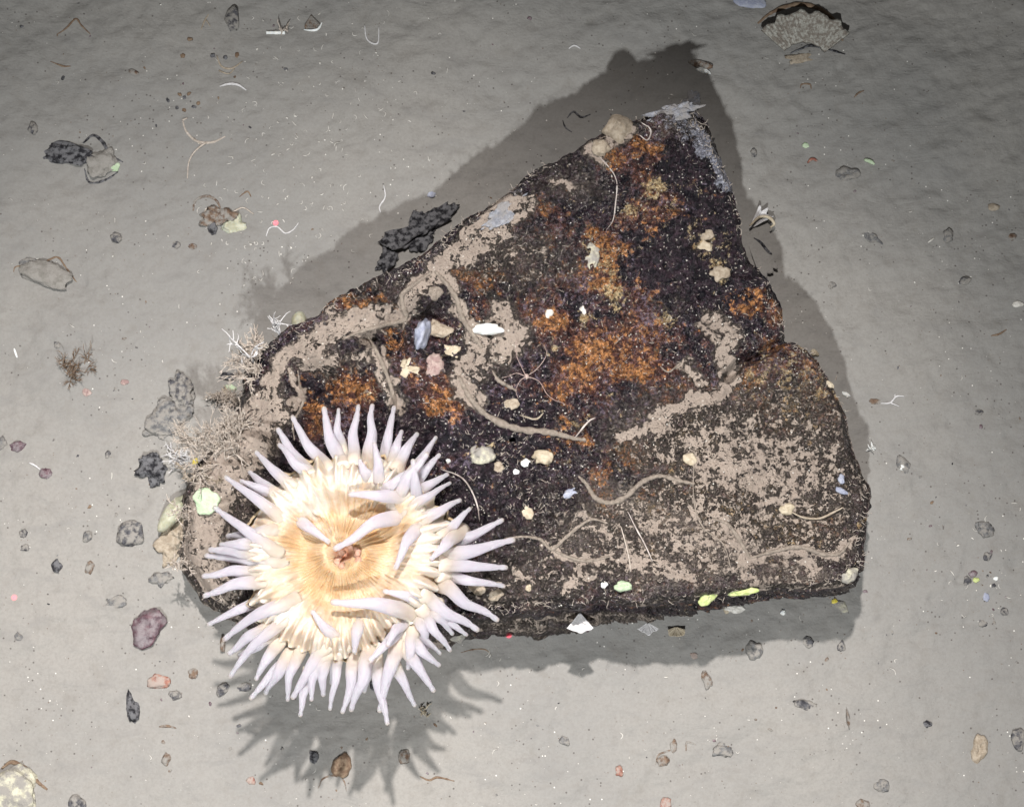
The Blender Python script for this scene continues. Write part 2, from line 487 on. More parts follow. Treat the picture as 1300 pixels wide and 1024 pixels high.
NA, NR, NS = 1300, 300, 60
th = ang[0] + np.arange(NA) * 2 * math.pi / NA
Rth = np.interp(th, np.concatenate([ang, [ang[0] + 2 * math.pi]]), np.concatenate([rad, [rad[0]]]))
k = np.array([1, 2, 3, 2, 1.]); k /= k.sum()
Rth = np.convolve(np.concatenate([Rth[-2:], Rth, Rth[:2]]), k, 'valid')
cx_, cy_ = C0[0] + np.cos(th) * Rth, C0[1] + np.sin(th) * Rth
Rth = Rth + 0.014 * fbm(cx_ * 18, cy_ * 18, 4, 55, .45)
s = np.linspace(0, 1, NR + 1)[1:] ** .8
TH, S = np.meshgrid(th, s)
XR = C0[0] + np.cos(TH) * Rth[None] * S; YR = C0[1] + np.sin(TH) * Rth[None] * S
P0 = np.stack([XR, YR, np.full_like(XR, .16)], -1)
PX, PY = w2p(P0)

def blobs(px, py, L):
    a = np.zeros_like(px)
    for b_ in L:
        x, y, rx = b_[:3]; ry = b_[3] if len(b_) > 3 else rx; st = b_[4] if len(b_) > 4 else 1
        a = np.maximum(a, st * np.exp(-(((px - x) / rx) ** 2 + ((py - y) / ry) ** 2) ** 1.1 * .8)) if st > 0 else a + st * np.exp(-(((px - x) / rx) ** 2 + ((py - y) / ry) ** 2))
    return a
def lines(px, py, L):
    a = np.zeros_like(px)
    for pts, wd, st in L:
        for (x0, y0), (x1, y1) in zip(pts[:-1], pts[1:]):
            dx, dy = x1 - x0, y1 - y0
            t = np.clip(((px - x0) * dx + (py - y0) * dy) / (dx * dx + dy * dy), 0, 1)
            d = np.hypot(px - x0 - t * dx, py - y0 - t * dy)
            a = np.maximum(a, st * sstep(wd * 2.1, wd * .2, d))
    return a
SED_L = [
    ([(645,262),(620,292),(590,318),(560,335),(548,348)], 13, 1.5), ([(668,262),(640,300),(600,325)], 8, 1.1),
    ([(550,345),(524,370),(517,400),(480,412),(440,418),(400,430),(362,448),(345,475),(335,520)], 10, 1.6),
    ([(470,400),(430,412)], 9, 1.2), ([(400,430),(420,400)], 6, 1.2),
    ([(335,520),(310,545),(285,580),(262,620),(240,660),(236,710),(262,745)], 26, 1.7),
    ([(372,470),(380,500),(376,515)], 5, 1.5), ([(460,430),(486,470),(500,500),(502,520)], 7, 1.3), ([(486,440),(492,480)], 4, 1.3),
    ([(548,348),(575,362),(580,390),(598,420),(612,440)], 8, 1.6), ([(612,440),(582,475),(592,500),(604,510)], 10, 1.6),
    ([(640,390),(655,420),(645,450)], 14, 1.3),
    ([(905,412),(925,428),(915,452),(930,470),(925,500)], 11, 1.4), ([(925,500),(880,512),(850,520),(825,540),(800,556)], 9, 1.5),
    ([(870,475),(890,490)], 9, 1.2), ([(840,560),(880,555),(920,560)], 8, .9), ([(885,422),(905,432)], 6, 1.2),
    ([(905,655),(930,672),(945,700),(952,712)], 6, 1.5), ([(952,712),(985,700),(1020,694),(1050,704),(1070,700),(1082,684)], 6, 1.6), ([(950,710),(952,735),(975,740)], 8, 1.3),
    ([(690,690),(725,708),(760,712),(800,706),(830,712),(880,732)], 5, 1.3), ([(735,712),(745,735),(720,745)], 7, 1.2), ([(700,712),(680,735),(650,725)], 5, 1.0), ([(800,720),(850,728),(880,735)], 7, 1.2),
    ([(1018,715),(1035,725)], 12, 1.3),
    ([(600,800),(700,786),(800,778),(900,770),(1000,756),(1080,748)], 9, 1.0),
    ([(560,760),(640,760)], 4, .8), ([(700,240),(725,236)], 6, 1.2), ([(760,190),(800,172)], 9, 1.4), ([(745,195),(765,205)], 8, 1.1),
    ([(820,545),(800,560),(815,590)], 6, .8), ([(855,465),(872,462)], 3, 1.2),
]
SED_B = [(405,452,34,18,1.3), (470,458,30,14,1.0), (328,560,30,22,1.1), (640,430,30,28,1.15), (610,465,30,22,1.0), (620,300,30,10,.7),
         (945,575,75,20,1.05), (880,600,60,14,.85), (1010,560,30,24,.9), (960,600,50,12,.95), (900,520,30,14,.7), (870,610,40,10,1.0),
         (640,330,70,35,.30), (1000,600,130,120,1.0), (900,560,130,60,1.0), (880,680,220,85,.95), (680,735,130,45,.70), (1040,680,70,70,.84), (650,330,90,50,.66), (500,370,80,30,.55), (940,595,110,50,1.15), (720,240,60,30,.6), (1000,730,90,20,.8), (720,215,50,25,.45), (990,740,60,15,.6),
         (300,660,70,110,.75), (250,700,30,60,1.0), (1040,500,40,40,.45), (1050,640,20,20,.5), (1050,600,16,18,.9),(860,380,30,20,.3), (500,360,50,20,.30), (860,160,50,25,.55)]
ORG_B = [(930,650,120,60,.5), (1030,520,50,50,.5), (1060,640,30,70,.45), (860,740,120,20,.3), (700,300,60,40,.35), (560,500,50,30,.45), (830,360,40,40,.3), (930,450,60,30,.35), (760,330,34,44,.5), (790,440,70,40,.45), (820,215,50,30,.4), (640,380,60,30,.4), (860,500,40,20,.4), (776,205,18,16), (815,195,20,12), (592,352,22,12), (620,358,26,16), (700,418,26,18), (765,448,46,24), (815,472,34,20), (735,475,25,25), (700,500,30,18,.7),
         (755,300,14,10), (768,325,24,26), (765,362,20,14), (560,512,26,20), (440,488,50,22), (395,520,16,26), (500,430,14,26), (462,386,40,14), (430,380,24,10),
         (800,580,22,16), (765,605,18,16), (770,640,22,22), (825,630,26,10), (945,388,34,14), (985,402,22,14), (945,482,24,14), (905,500,20,10,.7), (985,440,26,10,.8),
         (720,530,20,14), (740,555,14), (690,580,14), (712,560,20,12,.8), (640,560,20,12,.6), (690,340,40,40,.42), (660,310,40,20,.4), (820,280,40,40,.45), (900,250,30,20,.3),
         (920,650,60,40,.55), (880,640,60,30,.6), (860,600,30,10,.5), (905,690,60,20,.45), (1020,680,50,20,.5), (980,520,40,20,.5), (1000,540,22,12,.7), (850,270,24,24,.5),
         (700,660,60,10,.4), (1060,560,30,30,.4), (620,640,40,20,.25), (560,620,30,20,.2), (800,420,60,30,.35), (1020,470,30,20,.6)]
YEL_B = [(930,655,150,70,.80), (1010,500,75,60,.80), (880,570,80,50,.7), (1040,620,50,80,.5), (770,345,34,34,.62), (835,245,34,24,.6), (800,270,50,14,.5), (900,310,26,22,.5), (740,530,40,20,.5), (600,440,40,30,.45), (690,585,30,16,.4), (750,325,12,14), (776,372,18,14), (790,385,12,10), (832,238,17,14), (800,275,18,10,.8), (845,262,14,8,.7), (895,305,17,15,.9), (912,346,13,12,.9), (845,405,14,12,.7),
         (614,577,17,13), (738,535,16,12,.8), (690,580,12,9,.9), (870,402,14,8,.5), (560,450,14,10,.8), (597,402,10,8,.8), (800,595,14,8,.7), (775,505,14,9,.8), (890,660,70,40,.48), (960,640,50,30,.4),
         (745,410,10), (705,440,10,8,.6), (460,500,20,10,.5), (1000,690,40,14,.35), (862,575,14,8,.7), (900,520,20,8,.6), (1010,450,30,20,.5), (985,500,40,30,.35), (430,375,14,6,.5)]
BLU_L = [([(850,150),(880,165),(905,195),(925,228)], 13, 1.1), ([(650,252),(630,275),(608,292)], 9, 1.0), ([(585,322),(572,330)], 6, .9), ([(420,408),(400,412)], 5, .8), ([(640,440),(625,455)], 3, .5), ([(870,128),(885,135)], 10, .9)]
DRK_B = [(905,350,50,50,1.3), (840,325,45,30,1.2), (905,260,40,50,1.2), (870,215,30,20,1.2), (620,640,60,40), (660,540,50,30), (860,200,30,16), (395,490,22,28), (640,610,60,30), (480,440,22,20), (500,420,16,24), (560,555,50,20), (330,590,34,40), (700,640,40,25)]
def paint(px, py):
    wob = 6 * fbm(px / 24, py / 24, 4, 91, .7); wob2 = 6 * fbm(px / 24 + 40, py / 24, 4, 95, .7)
    qx, qy = px + wob * 2, py + wob2 * 2
    sed = np.maximum(blobs(qx, qy, SED_B), lines(qx, qy, SED_L))
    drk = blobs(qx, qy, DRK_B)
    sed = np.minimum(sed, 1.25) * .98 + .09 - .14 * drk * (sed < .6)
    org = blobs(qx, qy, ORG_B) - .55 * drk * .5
    yel = blobs(qx, qy, YEL_B) - .30
    blu = lines(qx, qy, BLU_L) - .15
    return sed, org * 1.15 - .17, yel * 1.1 + .04, blu, drk
sed, org, yel, blu, drk = paint(PX, PY)
# relief of the top
H = ztop(PX, PY)
rough_ = 1 - .7 * sstep(.5, .9, sed)
H = H + 0.012 * fbm(XR * 7, YR * 7, 3, 61) + 0.010 * fbm(XR * 26, YR * 26, 4, 63, .55) * (0.5 + .5 * rough_)
gr = worley(XR * 110, YR * 110, 71); gr2 = worley(XR * 48, YR * 48, 73)
H = H + (0.0055 * np.clip(.62 - gr, 0, 1) + 0.010 * np.clip(.6 - gr2, 0, 1) + .0055 * fbm(XR * 130, YR * 130, 3, 75, .6)) * rough_
H = H + 0.0018 * sstep(.5, .9, sed)
H = H - 0.030 * blobs(PX, PY, [(500,425,14,26), (540,402,22,10), (472,432,12,8), (398,485,24,20), (332,592,30,34)]) - .02 * blobs(PX, PY, [(560,430,20,30)])
crack = lines(PX, PY, [([(1004,424),(975,446),(940,462),(925,478)], 5, 1)])
H = H - 0.020 * crack
H = H - 0.012 * lines(PX, PY, [([(560,775),(650,768),(720,764)], 5, 1)])
edge = sstep(.955, 1.0, S)
H = H - 0.018 * edge ** 2
# side: falls to the mud, wider at the foot on the near side
T = np.linspace(0, 1, NS + 1)[1:]
TH2, T2 = np.meshgrid(th, T)
south = np.clip(-np.sin(TH2), 0, 1) ** 1.5; west = np.clip(-np.cos(TH2), 0, 1) ** 2
flare = 0.002 + 0.014 * south + 0.012 * west
bul = 0.004 * np.sin(T2 * math.pi)
XS0 = C0[0] + np.cos(TH2) * (Rth[None] + flare * T2 ** .8 + bul); YS0 = C0[1] + np.sin(TH2) * (Rth[None] + flare * T2 ** .8 + bul)
nz = 0.009 * fbm(TH2 * Rth[None] * 30, T2 * 4, 4, 81, .6) + .004 * fbm(TH2 * Rth[None] * 110, T2 * 16, 3, 83)
ledge = 0.010 * (sstep(.25, .32, T2) - .3) * south
XS_ = XS0 + np.cos(TH2) * (nz + ledge) * sstep(0, .15, T2); YS_ = YS0 + np.sin(TH2) * (nz + ledge) * sstep(0, .15, T2)
ZS = H[-1][None] * (1 - T2) + (-.03) * T2
PSX, PSY = w2p(np.stack([XS_, YS_, ZS], -1))
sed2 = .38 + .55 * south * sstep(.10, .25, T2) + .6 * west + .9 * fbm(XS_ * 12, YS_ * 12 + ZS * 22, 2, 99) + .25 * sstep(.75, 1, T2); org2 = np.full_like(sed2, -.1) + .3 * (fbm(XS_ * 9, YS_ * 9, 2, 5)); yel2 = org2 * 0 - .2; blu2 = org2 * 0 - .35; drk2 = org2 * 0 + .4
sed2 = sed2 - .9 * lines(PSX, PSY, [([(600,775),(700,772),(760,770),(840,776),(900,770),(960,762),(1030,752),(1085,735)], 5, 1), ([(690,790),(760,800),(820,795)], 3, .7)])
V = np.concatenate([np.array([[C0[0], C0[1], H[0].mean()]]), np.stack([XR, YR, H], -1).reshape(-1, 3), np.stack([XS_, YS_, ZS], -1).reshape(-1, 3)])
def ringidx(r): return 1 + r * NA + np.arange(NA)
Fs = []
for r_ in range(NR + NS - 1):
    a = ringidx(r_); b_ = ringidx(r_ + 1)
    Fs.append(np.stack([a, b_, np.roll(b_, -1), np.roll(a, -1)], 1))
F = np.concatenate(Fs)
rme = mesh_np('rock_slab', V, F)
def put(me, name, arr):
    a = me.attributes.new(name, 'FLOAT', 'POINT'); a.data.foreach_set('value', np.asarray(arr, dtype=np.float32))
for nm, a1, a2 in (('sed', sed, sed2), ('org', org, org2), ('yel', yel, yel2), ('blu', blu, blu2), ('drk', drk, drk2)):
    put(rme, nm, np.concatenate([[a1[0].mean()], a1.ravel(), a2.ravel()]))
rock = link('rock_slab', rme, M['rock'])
tag(rock, 'big flat angular rock slab, black and rusty orange with drifts of silt, under the anemone', 'rock')
Fc = np.concatenate([F[::1]])
RB = BVHTree.FromPolygons(V.tolist(), Fc.tolist())

def hit(px, py, only=None):
    """point and normal on the real surface seen along a line of sight"""
    d = Vector(ray(px, py)).normalized(); o = Vector(CAM)
    best = None
    for t in ((RB, GB) if only is None else (only,)):
        h = t.ray_cast(o, d)
        if h[0] is not None and (best is None or h[3] < best[3]): best = h
    if best is None: return Vector(at(px, py)), Vector((0, 0, 1))
    n = best[1]
    if n.z < 0: n = -n
    return best[0], n
def down(x, y):
    best = None
    for t in (RB, GB):
        h = t.ray_cast(Vector((x, y, 2)), Vector((0, 0, -1)))
        if h[0] is not None and (best is None or h[0].z > best.z): best = h[0]
    return best if best is not None else Vector((x, y, 0))

# ------------------------------------------------------------------ the anemone
ZD = 0.235
AC = (436, 702)
a0 = at(*AC, ZD)
root = empty('sea_anemone', tuple(down(a0[0], a0[1])))
tag(root, 'large white and cream sea anemone, tentacles spread, on the near left corner of the rock', 'sea anemone')
bpy.context.view_layer.update()
rootinv = Matrix.Translation(-root.location)
def child(o):
    o.parent = root; o.matrix_parent_inverse = rootinv
    return o
PXM = 1 / FPX * (CAM[2] - ZD) / math.cos(TILT) * 1.0     # metres per photo pixel at that height
# tentacles: tip and root as seen, in the frame of the enlarged detail (240,500, x2.381)
TEN = [((408,42),(455,190)),((452,45),(462,150)),((512,35),(500,175)),((554,33),(543,175)),((620,38),(592,190)),((643,112),(622,185)),((690,120),(640,200)),((747,130),(690,215)),((757,183),(690,260)),
 ((782,242),(698,290)),((790,268),(695,335)),((820,320),(725,375)),((850,345),(785,410)),((948,380),(795,448)),((982,440),(800,485)),((960,524),(795,515)),((953,580),(795,552)),((933,683),(790,590)),
 ((873,713),(730,625)),((840,728),(765,680)),((797,725),(745,665)),((790,775),(720,675)),((760,785),(695,710)),((757,820),(685,755)),((740,897),(668,790)),((683,942),(630,835)),
 ((662,830),(672,745)),((576,958),(622,790)),((600,997),(568,835)),((490,955),(535,810)),((463,962),(492,830)),((426,953),(448,815)),((406,910),(408,820)),((370,925),(388,825)),
 ((336,972),(358,870)),((313,918),(392,790)),((298,925),(322,810)),((186,920),(310,795)),((230,905),(285,815)),((202,862),(250,780)),((123,855),(272,705)),((120,785),(215,720)),
 ((106,742),(285,640)),((57,697),(200,630)),((45,610),(200,570)),((42,550),(185,540)),((50,488),(250,510)),((76,342),(240,460)),((62,470),(180,480)),((110,250),(255,355)),((155,262),(250,300)),
 ((182,235),(245,290)),((202,175),(295,265)),((268,105),(345,220)),((272,152),(365,240)),((312,68),(405,205)),
 ((115,430),(235,420)),((150,790),(230,740)),((430,875),(455,790)),((720,770),(700,690)),((350,905),(400,810)),((530,900),(560,790)),((640,250),(618,330)),((95,455),(190,455)),((700,820),(690,740)),((390,60),(430,170))]
TEN = TEN[:-1]
def zp(x, y): return (240 + x / 2.381, 500 + y / 2.381)
ROOTS = []
for _tp, _bs in TEN:
    _b = zp(*_bs); _t = zp(*_tp)
    ROOTS.append(math.atan2(-((_b[1] * .6 + _t[1] * .4) - AC[1]), (_b[0] * .6 + _t[0] * .4) - AC[0]))
def ridge(t):
    if not ROOTS: return np.zeros_like(np.asarray(t, dtype=float))
    r = 0
    for a_ in ROOTS:
        d = (np.asarray(t) - a_ + math.pi) % (2 * math.pi) - math.pi
        r = np.maximum(r, np.exp(-(d / .048) ** 2))
    return r
def DISCR(t):   # edge radius, px
    return 121 + 9 * ridge(t) + 5 * np.sin(2 * t + .6) + 4 * np.sin(3 * t + 1.0) + 2 * np.sin(7 * t)
def disc_h(t, q):
    h = 0.010 * np.exp(-((q - .19) / .09) ** 2) - 0.012 * np.exp(-((q / .07) ** 2)) - 0.010 * np.exp(-((q - .42) / .14) ** 2) + 0.015 * sstep(.45, .78, q) - 0.020 * sstep(.80, 1.0, q) ** 1.5 - .012 * sstep(.60, 1.0, q) * (1 - ridge(t)) + .002 * ridge(t) * sstep(.58, .8, q)
    h = h + 0.010 * np.exp(-(((q - .30) / .16) ** 2)) * np.clip(np.cos(t + 1.5), 0, 1) ** 2
    h = h - 0.010 * np.exp(-(((q - .38) / .12) ** 2)) * np.clip(np.cos(t - 1.0), 0, 1) ** 2
    fold = np.sin(t * 27 + 1.4 * np.sin(3 * t)) * .5 + np.sin(t * 41 + 2) * .3
    h = h + 0.0022 * fold * sstep(.45, .95, q) + .0004 * np.sin(t * 90 + 3 * np.sin(5 * t)) * sstep(.1, .3, q)
    h = h + 0.008 * fbm(q * 5 * np.cos(t) + 9, q * 5 * np.sin(t) + 9, 3, 33)
    return h
NT_, NQ = 720, 150
t_ = np.arange(NT_) * 2 * math.pi / NT_; q_ = np.linspace(0.004, 1, NQ)
TT, QQ = np.meshgrid(t_, q_)
rr_ = DISCR(TT) * QQ * PXM
DX = a0[0] + np.cos(TT) * rr_; DY = a0[1] + np.sin(TT) * rr_; DZ = ZD + disc_h(TT, QQ)
V = np.stack([DX, DY, DZ], -1).reshape(-1, 3)
Fs = []
for r_ in range(NQ - 1):
    a = r_ * NT_ + np.arange(NT_); b_ = a + NT_
    Fs.append(np.stack([a, b_, np.roll(b_, -1), np.roll(a, -1)], 1))
dme = mesh_np('oral_disc', V, np.concatenate(Fs))
put(dme, 'rad', QQ.ravel())
va = dme.attributes.new('radial', 'FLOAT_VECTOR', 'POINT')
va.data.foreach_set('vector', np.stack([np.cos(TT) * 1.0, np.sin(TT) * 1.0, QQ * .12], -1).astype(np.float32).ravel())
dpx, dpy = w2p(V)
wht = .55 * (ridge(TT) * sstep(.58, .85, QQ)).ravel() + blobs(dpx, dpy, [(385,640,48,34,1.0), (440,615,50,26,.9), (340,705,34,22,.7), (500,600,40,22,.8), (560,690,32,50,.8), (550,640,30,30,.6), (520,760,36,34,.6), (355,770,40,26,.6), (400,670,30,16,.8)]) - .15 + .20 * sstep(.66, 1, QQ.ravel())
put(dme, 'white', wht)
disc = child(link('oral_disc', dme, M['disc']))
def disc_z(x, y):
    dx, dy = x - a0[0], y - a0[1]; t = math.atan2(dy, dx); q = math.hypot(dx, dy) / (DISCR(t) * PXM)
    return ZD + float(disc_h(t, min(q, 1)))
# column under the disc
foot = root.location
colv = []; prof = [(1.0, 0.0), (1.02, .06), (.97, .16), (.80, .36), (.66, .55), (.60, .72), (.62, .86), (.68, .95), (.70, 1.06)]
fx = a0[0]; fy = a0[1] + .03
fz = down(fx, fy).z
for kk, (pr, pd) in enumerate(spline([(a, b) for a, b in prof], 5)):
    row = []
    for t in t_[::4]:
        zz0 = ZD + float(disc_h(t, 1.0)); rr = DISCR(t) * PXM * pr * (1 + .012 * math.sin(23 * t) + .02 * math.sin(7 * t + pd * 4))
        row.append((a0[0] + math.cos(t) * rr, a0[1] + math.sin(t) * rr + .03 * pd, zz0 * (1 - pd) + (fz - .012) * pd))
    colv.append(row)
nc = len(colv[0]); V = np.array(colv).reshape(-1, 3); Fs = []
for r_ in range(len(colv) - 1):
    a = r_ * nc + np.arange(nc); b_ = a + nc
    Fs.append(np.stack([a, b_, np.roll(b_, -1), np.roll(a, -1)], 1))
child(link('column', mesh_np('column', V, np.concatenate(Fs)), M['column']))
# mouth: puckered lips round a slit
mp = at(443, 709, ZD)
mb = MB()
for i in range(7):
    a = i * 2 * math.pi / 7 + .3
    r0 = 0.0055 + .002 * (i % 2)
    pts = []
    for j in range(7):
        u = j / 6
        pts.append((mp[0] + math.cos(a + .5 * u) * (r0 + .005 * math.sin(u * 3.1)) * (1 if i % 2 else 1.25), mp[1] + math.sin(a + .8 * u) * (r0 + .004 * u) * 1.4, ZD + .006 + .0045 * math.sin(u * 3.1)))
    mb.tube(pts, [.0018, .003, .0036, .0038, .0034, .0026, .0012], 8)
child(mb.build('mouth', M['mouth']))

INN = [((485,303),(628,312),.030), ((440,468),(632,368),.042), ((624,527),(688,408),.034), ((432,628),(632,650),.036), ((588,595),(705,625),.026), ((677,200),(690,320),.03), ((424,448),(330,380),.016),
       ((372,655),(438,730),.012), ((545,806),(632,712),.020), ((660,235),(592,292),.018), ((720,180),(640,300),.02), ((515,200),(545,255),.014), ((560,150),(575,260),.018), ((600,760),(645,690),.02), ((730,500),(790,440),.012), ((500,780),(512,705),.01)]
rt = random.Random(5)
def tentacle(tip, base, zt, zb, lift, w=1.0, inner=False):
    T_ = at(*zp(*tip), zt); B_ = at(*zp(*base), zb)
    T_ = Vector(T_); B_ = Vector(B_)
    d = (T_ - B_); L_ = d.length
    side = Vector((-d.y, d.x, 0)).normalized()
    # seat the root a little inside the flesh
    dn = d.normalized()
    dzB = disc_z(B_.x, B_.y); q_in = math.hypot(B_.x - a0[0], B_.y - a0[1]) / (124 * PXM)
    emb = .020 if inner else .016
    R_ = B_ - dn * emb; R_.z = disc_z(R_.x, R_.y) - (.013 if inner else .011) * w
    if q_in < 1.0: B_.z = dzB - .0045 * w
    amp = rt.uniform(-.075, .075) * L_; hk = rt.uniform(-.3, .8) * amp
    pts = spline([R_, B_ + Vector((0, 0, .001)), B_.lerp(T_, .35) + side * amp + Vector((0, 0, lift)), B_.lerp(T_, .7) + side * hk + Vector((0, 0, lift * .7)), T_], 6)
    n = len(pts); rad_ = []
    k_ = w * min(1.15, max(.7, L_ / .062)) ** .5
    for i in range(n):
        u = i / (n - 1)
        r = (.0082 if inner else .0086) * (1 - u) ** 1.05 + .0021
        
        if u > .84: r = .0021 + .0011 * math.sin((u - .84) / .16 * math.pi * .78)
        r *= 1 + .03 * math.sin(u * 17 + rt.random())
        rad_.append(r * k_)
    # rounded end
    e = (Vector(pts[-1]) - Vector(pts[-2])).normalized()
    pts = list(pts) + [Vector(pts[-1]) + e * .0013 * k_]; rad_.append(rad_[-1] * .55)
    m_ = MB(); m_.tube(pts, rad_, 14, squash=.85)
    return child(m_.build('tentacle', M['tentacle'], attr=True))
for i, (tp, bs) in enumerate(TEN):
    bp = at(*zp(*bs), ZD)
    low = (i % 3 == 1)
    zb = ZD + (-.016 if low else -.003)
    tentacle(tp, bs, ZD + rt.uniform(-.03, -.005) - (.012 if low else 0), zb, rt.uniform(.004, .012), rt.uniform(.9, 1.1) * (.88 if low else 1))
for tp, bs, up in INN:
    bp = at(*zp(*bs), ZD)
    tentacle(tp, bs, ZD + .010 + up * .45, ZD + .008, up * .30 + .004, 1.1, True)

# ------------------------------------------------------------------ generic small builders
def lump_mesh(name, seed, flat=.6, jag=.25, sub=3, lo=4, aspect=1.0, ridged=False, cone=0):
    bm = bmesh.new(); bmesh.ops.create_icosphere(bm, subdivisions=sub, radius=1)
    r = random.Random(seed); dirs = [(Vector((r.gauss(0, 1), r.gauss(0, 1), r.gauss(0, .8))).normalized(), r.uniform(.62, .95)) for _ in range(9)]
    from mathutils import noise as mn
    off = Vector((seed * 3.1, seed * 1.7, seed))
    for v in bm.verts:
        p = v.co.copy()
        for d, k_ in dirs:     # facets
            t = p.dot(d)
            if t > k_: p -= d * (t - k_) * .85
        p *= 1 + jag * mn.noise(p * 1.6 + off) + jag * .4 * mn.noise(p * 4.5 + off) + jag * .15 * mn.noise(p * 11 + off)
        if cone and p.z > -.3: k_ = max(.12, 1 - cone * (p.z + .3)); p.x *= k_; p.y *= k_
        v.co = Vector((p.x * aspect, p.y, p.z * flat))
    me = bpy.data.meshes.new(name); bm.to_mesh(me); bm.free()
    me.polygons.foreach_set('use_smooth', [True] * len(me.polygons))
    return me
def place(o, px, py, rot=0, sink=.3, size=1.0, hgt=1.0, normal=False):
    p, n = hit(px, py)
    o.location = p + Vector((0, 0, size * hgt * (1 - sink) * .5))
    q = Matrix.Rotation(rot, 3, 'Z')
    if normal:
        q = Vector((0, 0, 1)).rotation_difference(n.normalized()).to_matrix() @ q
        o.location = p + n * size * hgt * (1 - sink) * .5
    o.rotation_euler = q.to_euler()
MMP = 0.001
_sd = [100]
def on_mud(px, py): return RB.ray_cast(Vector(CAM), Vector(ray(px, py)).normalized())[0] is None
def stone(px, py, rx, ry, rot, mat, label, name='pebble', cat='pebble', flat=.55, jag=.34, sink=.62, group=None, sub=3, normal=False, cone=0):
    """stone rx by ry half-sizes in photo pixels (about millimetres), rot in degrees anticlockwise"""
    _sd[0] += 1
    me = lump_mesh(name, _sd[0], flat, jag, sub, aspect=rx / ry, cone=cone)
    if name in ('pebble', 'clod', 'stone') and on_mud(px, py): flat *= .7
    o = link(name, me, M[mat]); o.scale = (ry * MMP, ry * MMP, ry * MMP * (.7 if flat < .5 else 1))
    place(o, px, py, R(rot), sink, ry * MMP, flat, normal)
    return tag(o, label, cat, group)
def pxline(pts, lift=.001, n=6, surf=True):
    out = []
    for q in spline(pts, n):
        p, nn = hit(q[0], q[1]); out.append(p + Vector((0, 0, lift)))
    # smooth height a little so it drapes
    zs = [p.z for p in out]
    for i in range(1, len(out) - 1): out[i].z = max(zs[i], (zs[i - 1] + zs[i] + zs[i + 1]) / 3)
    return out
def thread(pts, r, mat, label, name, cat, taper=True, lift=None, branches=(), group=None, n=6):
    if mat in ('weedbrown', 'brown', 'tan', 'hydroid', 'black') and lift is None and on_mud(*pts[0]): r *= .78; lift = -r * MMP * .25
    mb = MB(); P = pxline(pts, (r * MMP * .4 if mat != 'tube' else 0) if lift is None else lift, n); m = len(P)
    rr = random.Random(int(pts[0][0] * 7 + pts[0][1]))
    mb.tube(P, [r * MMP * ((1 - .55 * abs(2 * i / (m - 1) - 1) ** 2) if taper else 1) * (rr.uniform(.62, 1.1) * .88 if mat == 'tube' else rr.uniform(.85, 1.15)) for i in range(m)], 9)
    for b_ in branches:
        P = pxline(b_, r * MMP * .4, n); m = len(P)
        mb.tube(P, [r * MMP * .8 * (1 - .5 * i / (m - 1)) for i in range(m)], 6)
    return tag(mb.build(name, M[mat]), label, cat, group)
def bush(px, py, h, spread, lean, mat, label, name='hydroid', cat='hydroid', n0=6, depth=3, r=.8, seed=1, wide=0, stem=0, group=None):
    """branching colony; h in px, lean = direction in photo plane (dx,dy down) """
    rr = random.Random(seed); mb = MB(); p, nn = hit(px, py)
    def grow(p, d, L_, r_, k_):
        pts = [p]; q = p.copy(); dd = d.copy()
        for i in range(4):
            dd = (dd + Vector((rr.gauss(0, .16), rr.gauss(0, .16), rr.gauss(0, .12)))).normalized(); q = q + dd * L_ / 4; pts.append(q.copy())
        mb.tube(pts, [r_ * (1 - .12 * i) for i in range(5)], 5)
        if k_ > 0:
            for j in range(rr.choice((2, 3, 3))):
                s_ = pts[rr.choice((1, 2, 3, 4))]
                nd = (dd + Vector((rr.gauss(0, .6), rr.gauss(0, .6), rr.gauss(0, .35)))).normalized()
                grow(s_, nd, L_ * rr.uniform(.5, .8), r_ * .75, k_ - 1)
    for i in range(n0):
        b0 = p + Vector((rr.uniform(-1, 1) * wide * MMP, rr.uniform(-1, 1) * wide * .5 * MMP, 0))
        d = Vector((lean[0] + rr.gauss(0, spread), -lean[1] + rr.gauss(0, spread), .55 + rr.uniform(0, .5))).normalized()
        grow(b0 - Vector((0, 0, .001)), d, h * MMP * rr.uniform(.35, .6), r * MMP, depth)
    return tag(mb.build(name, M[mat]), label, cat, group)
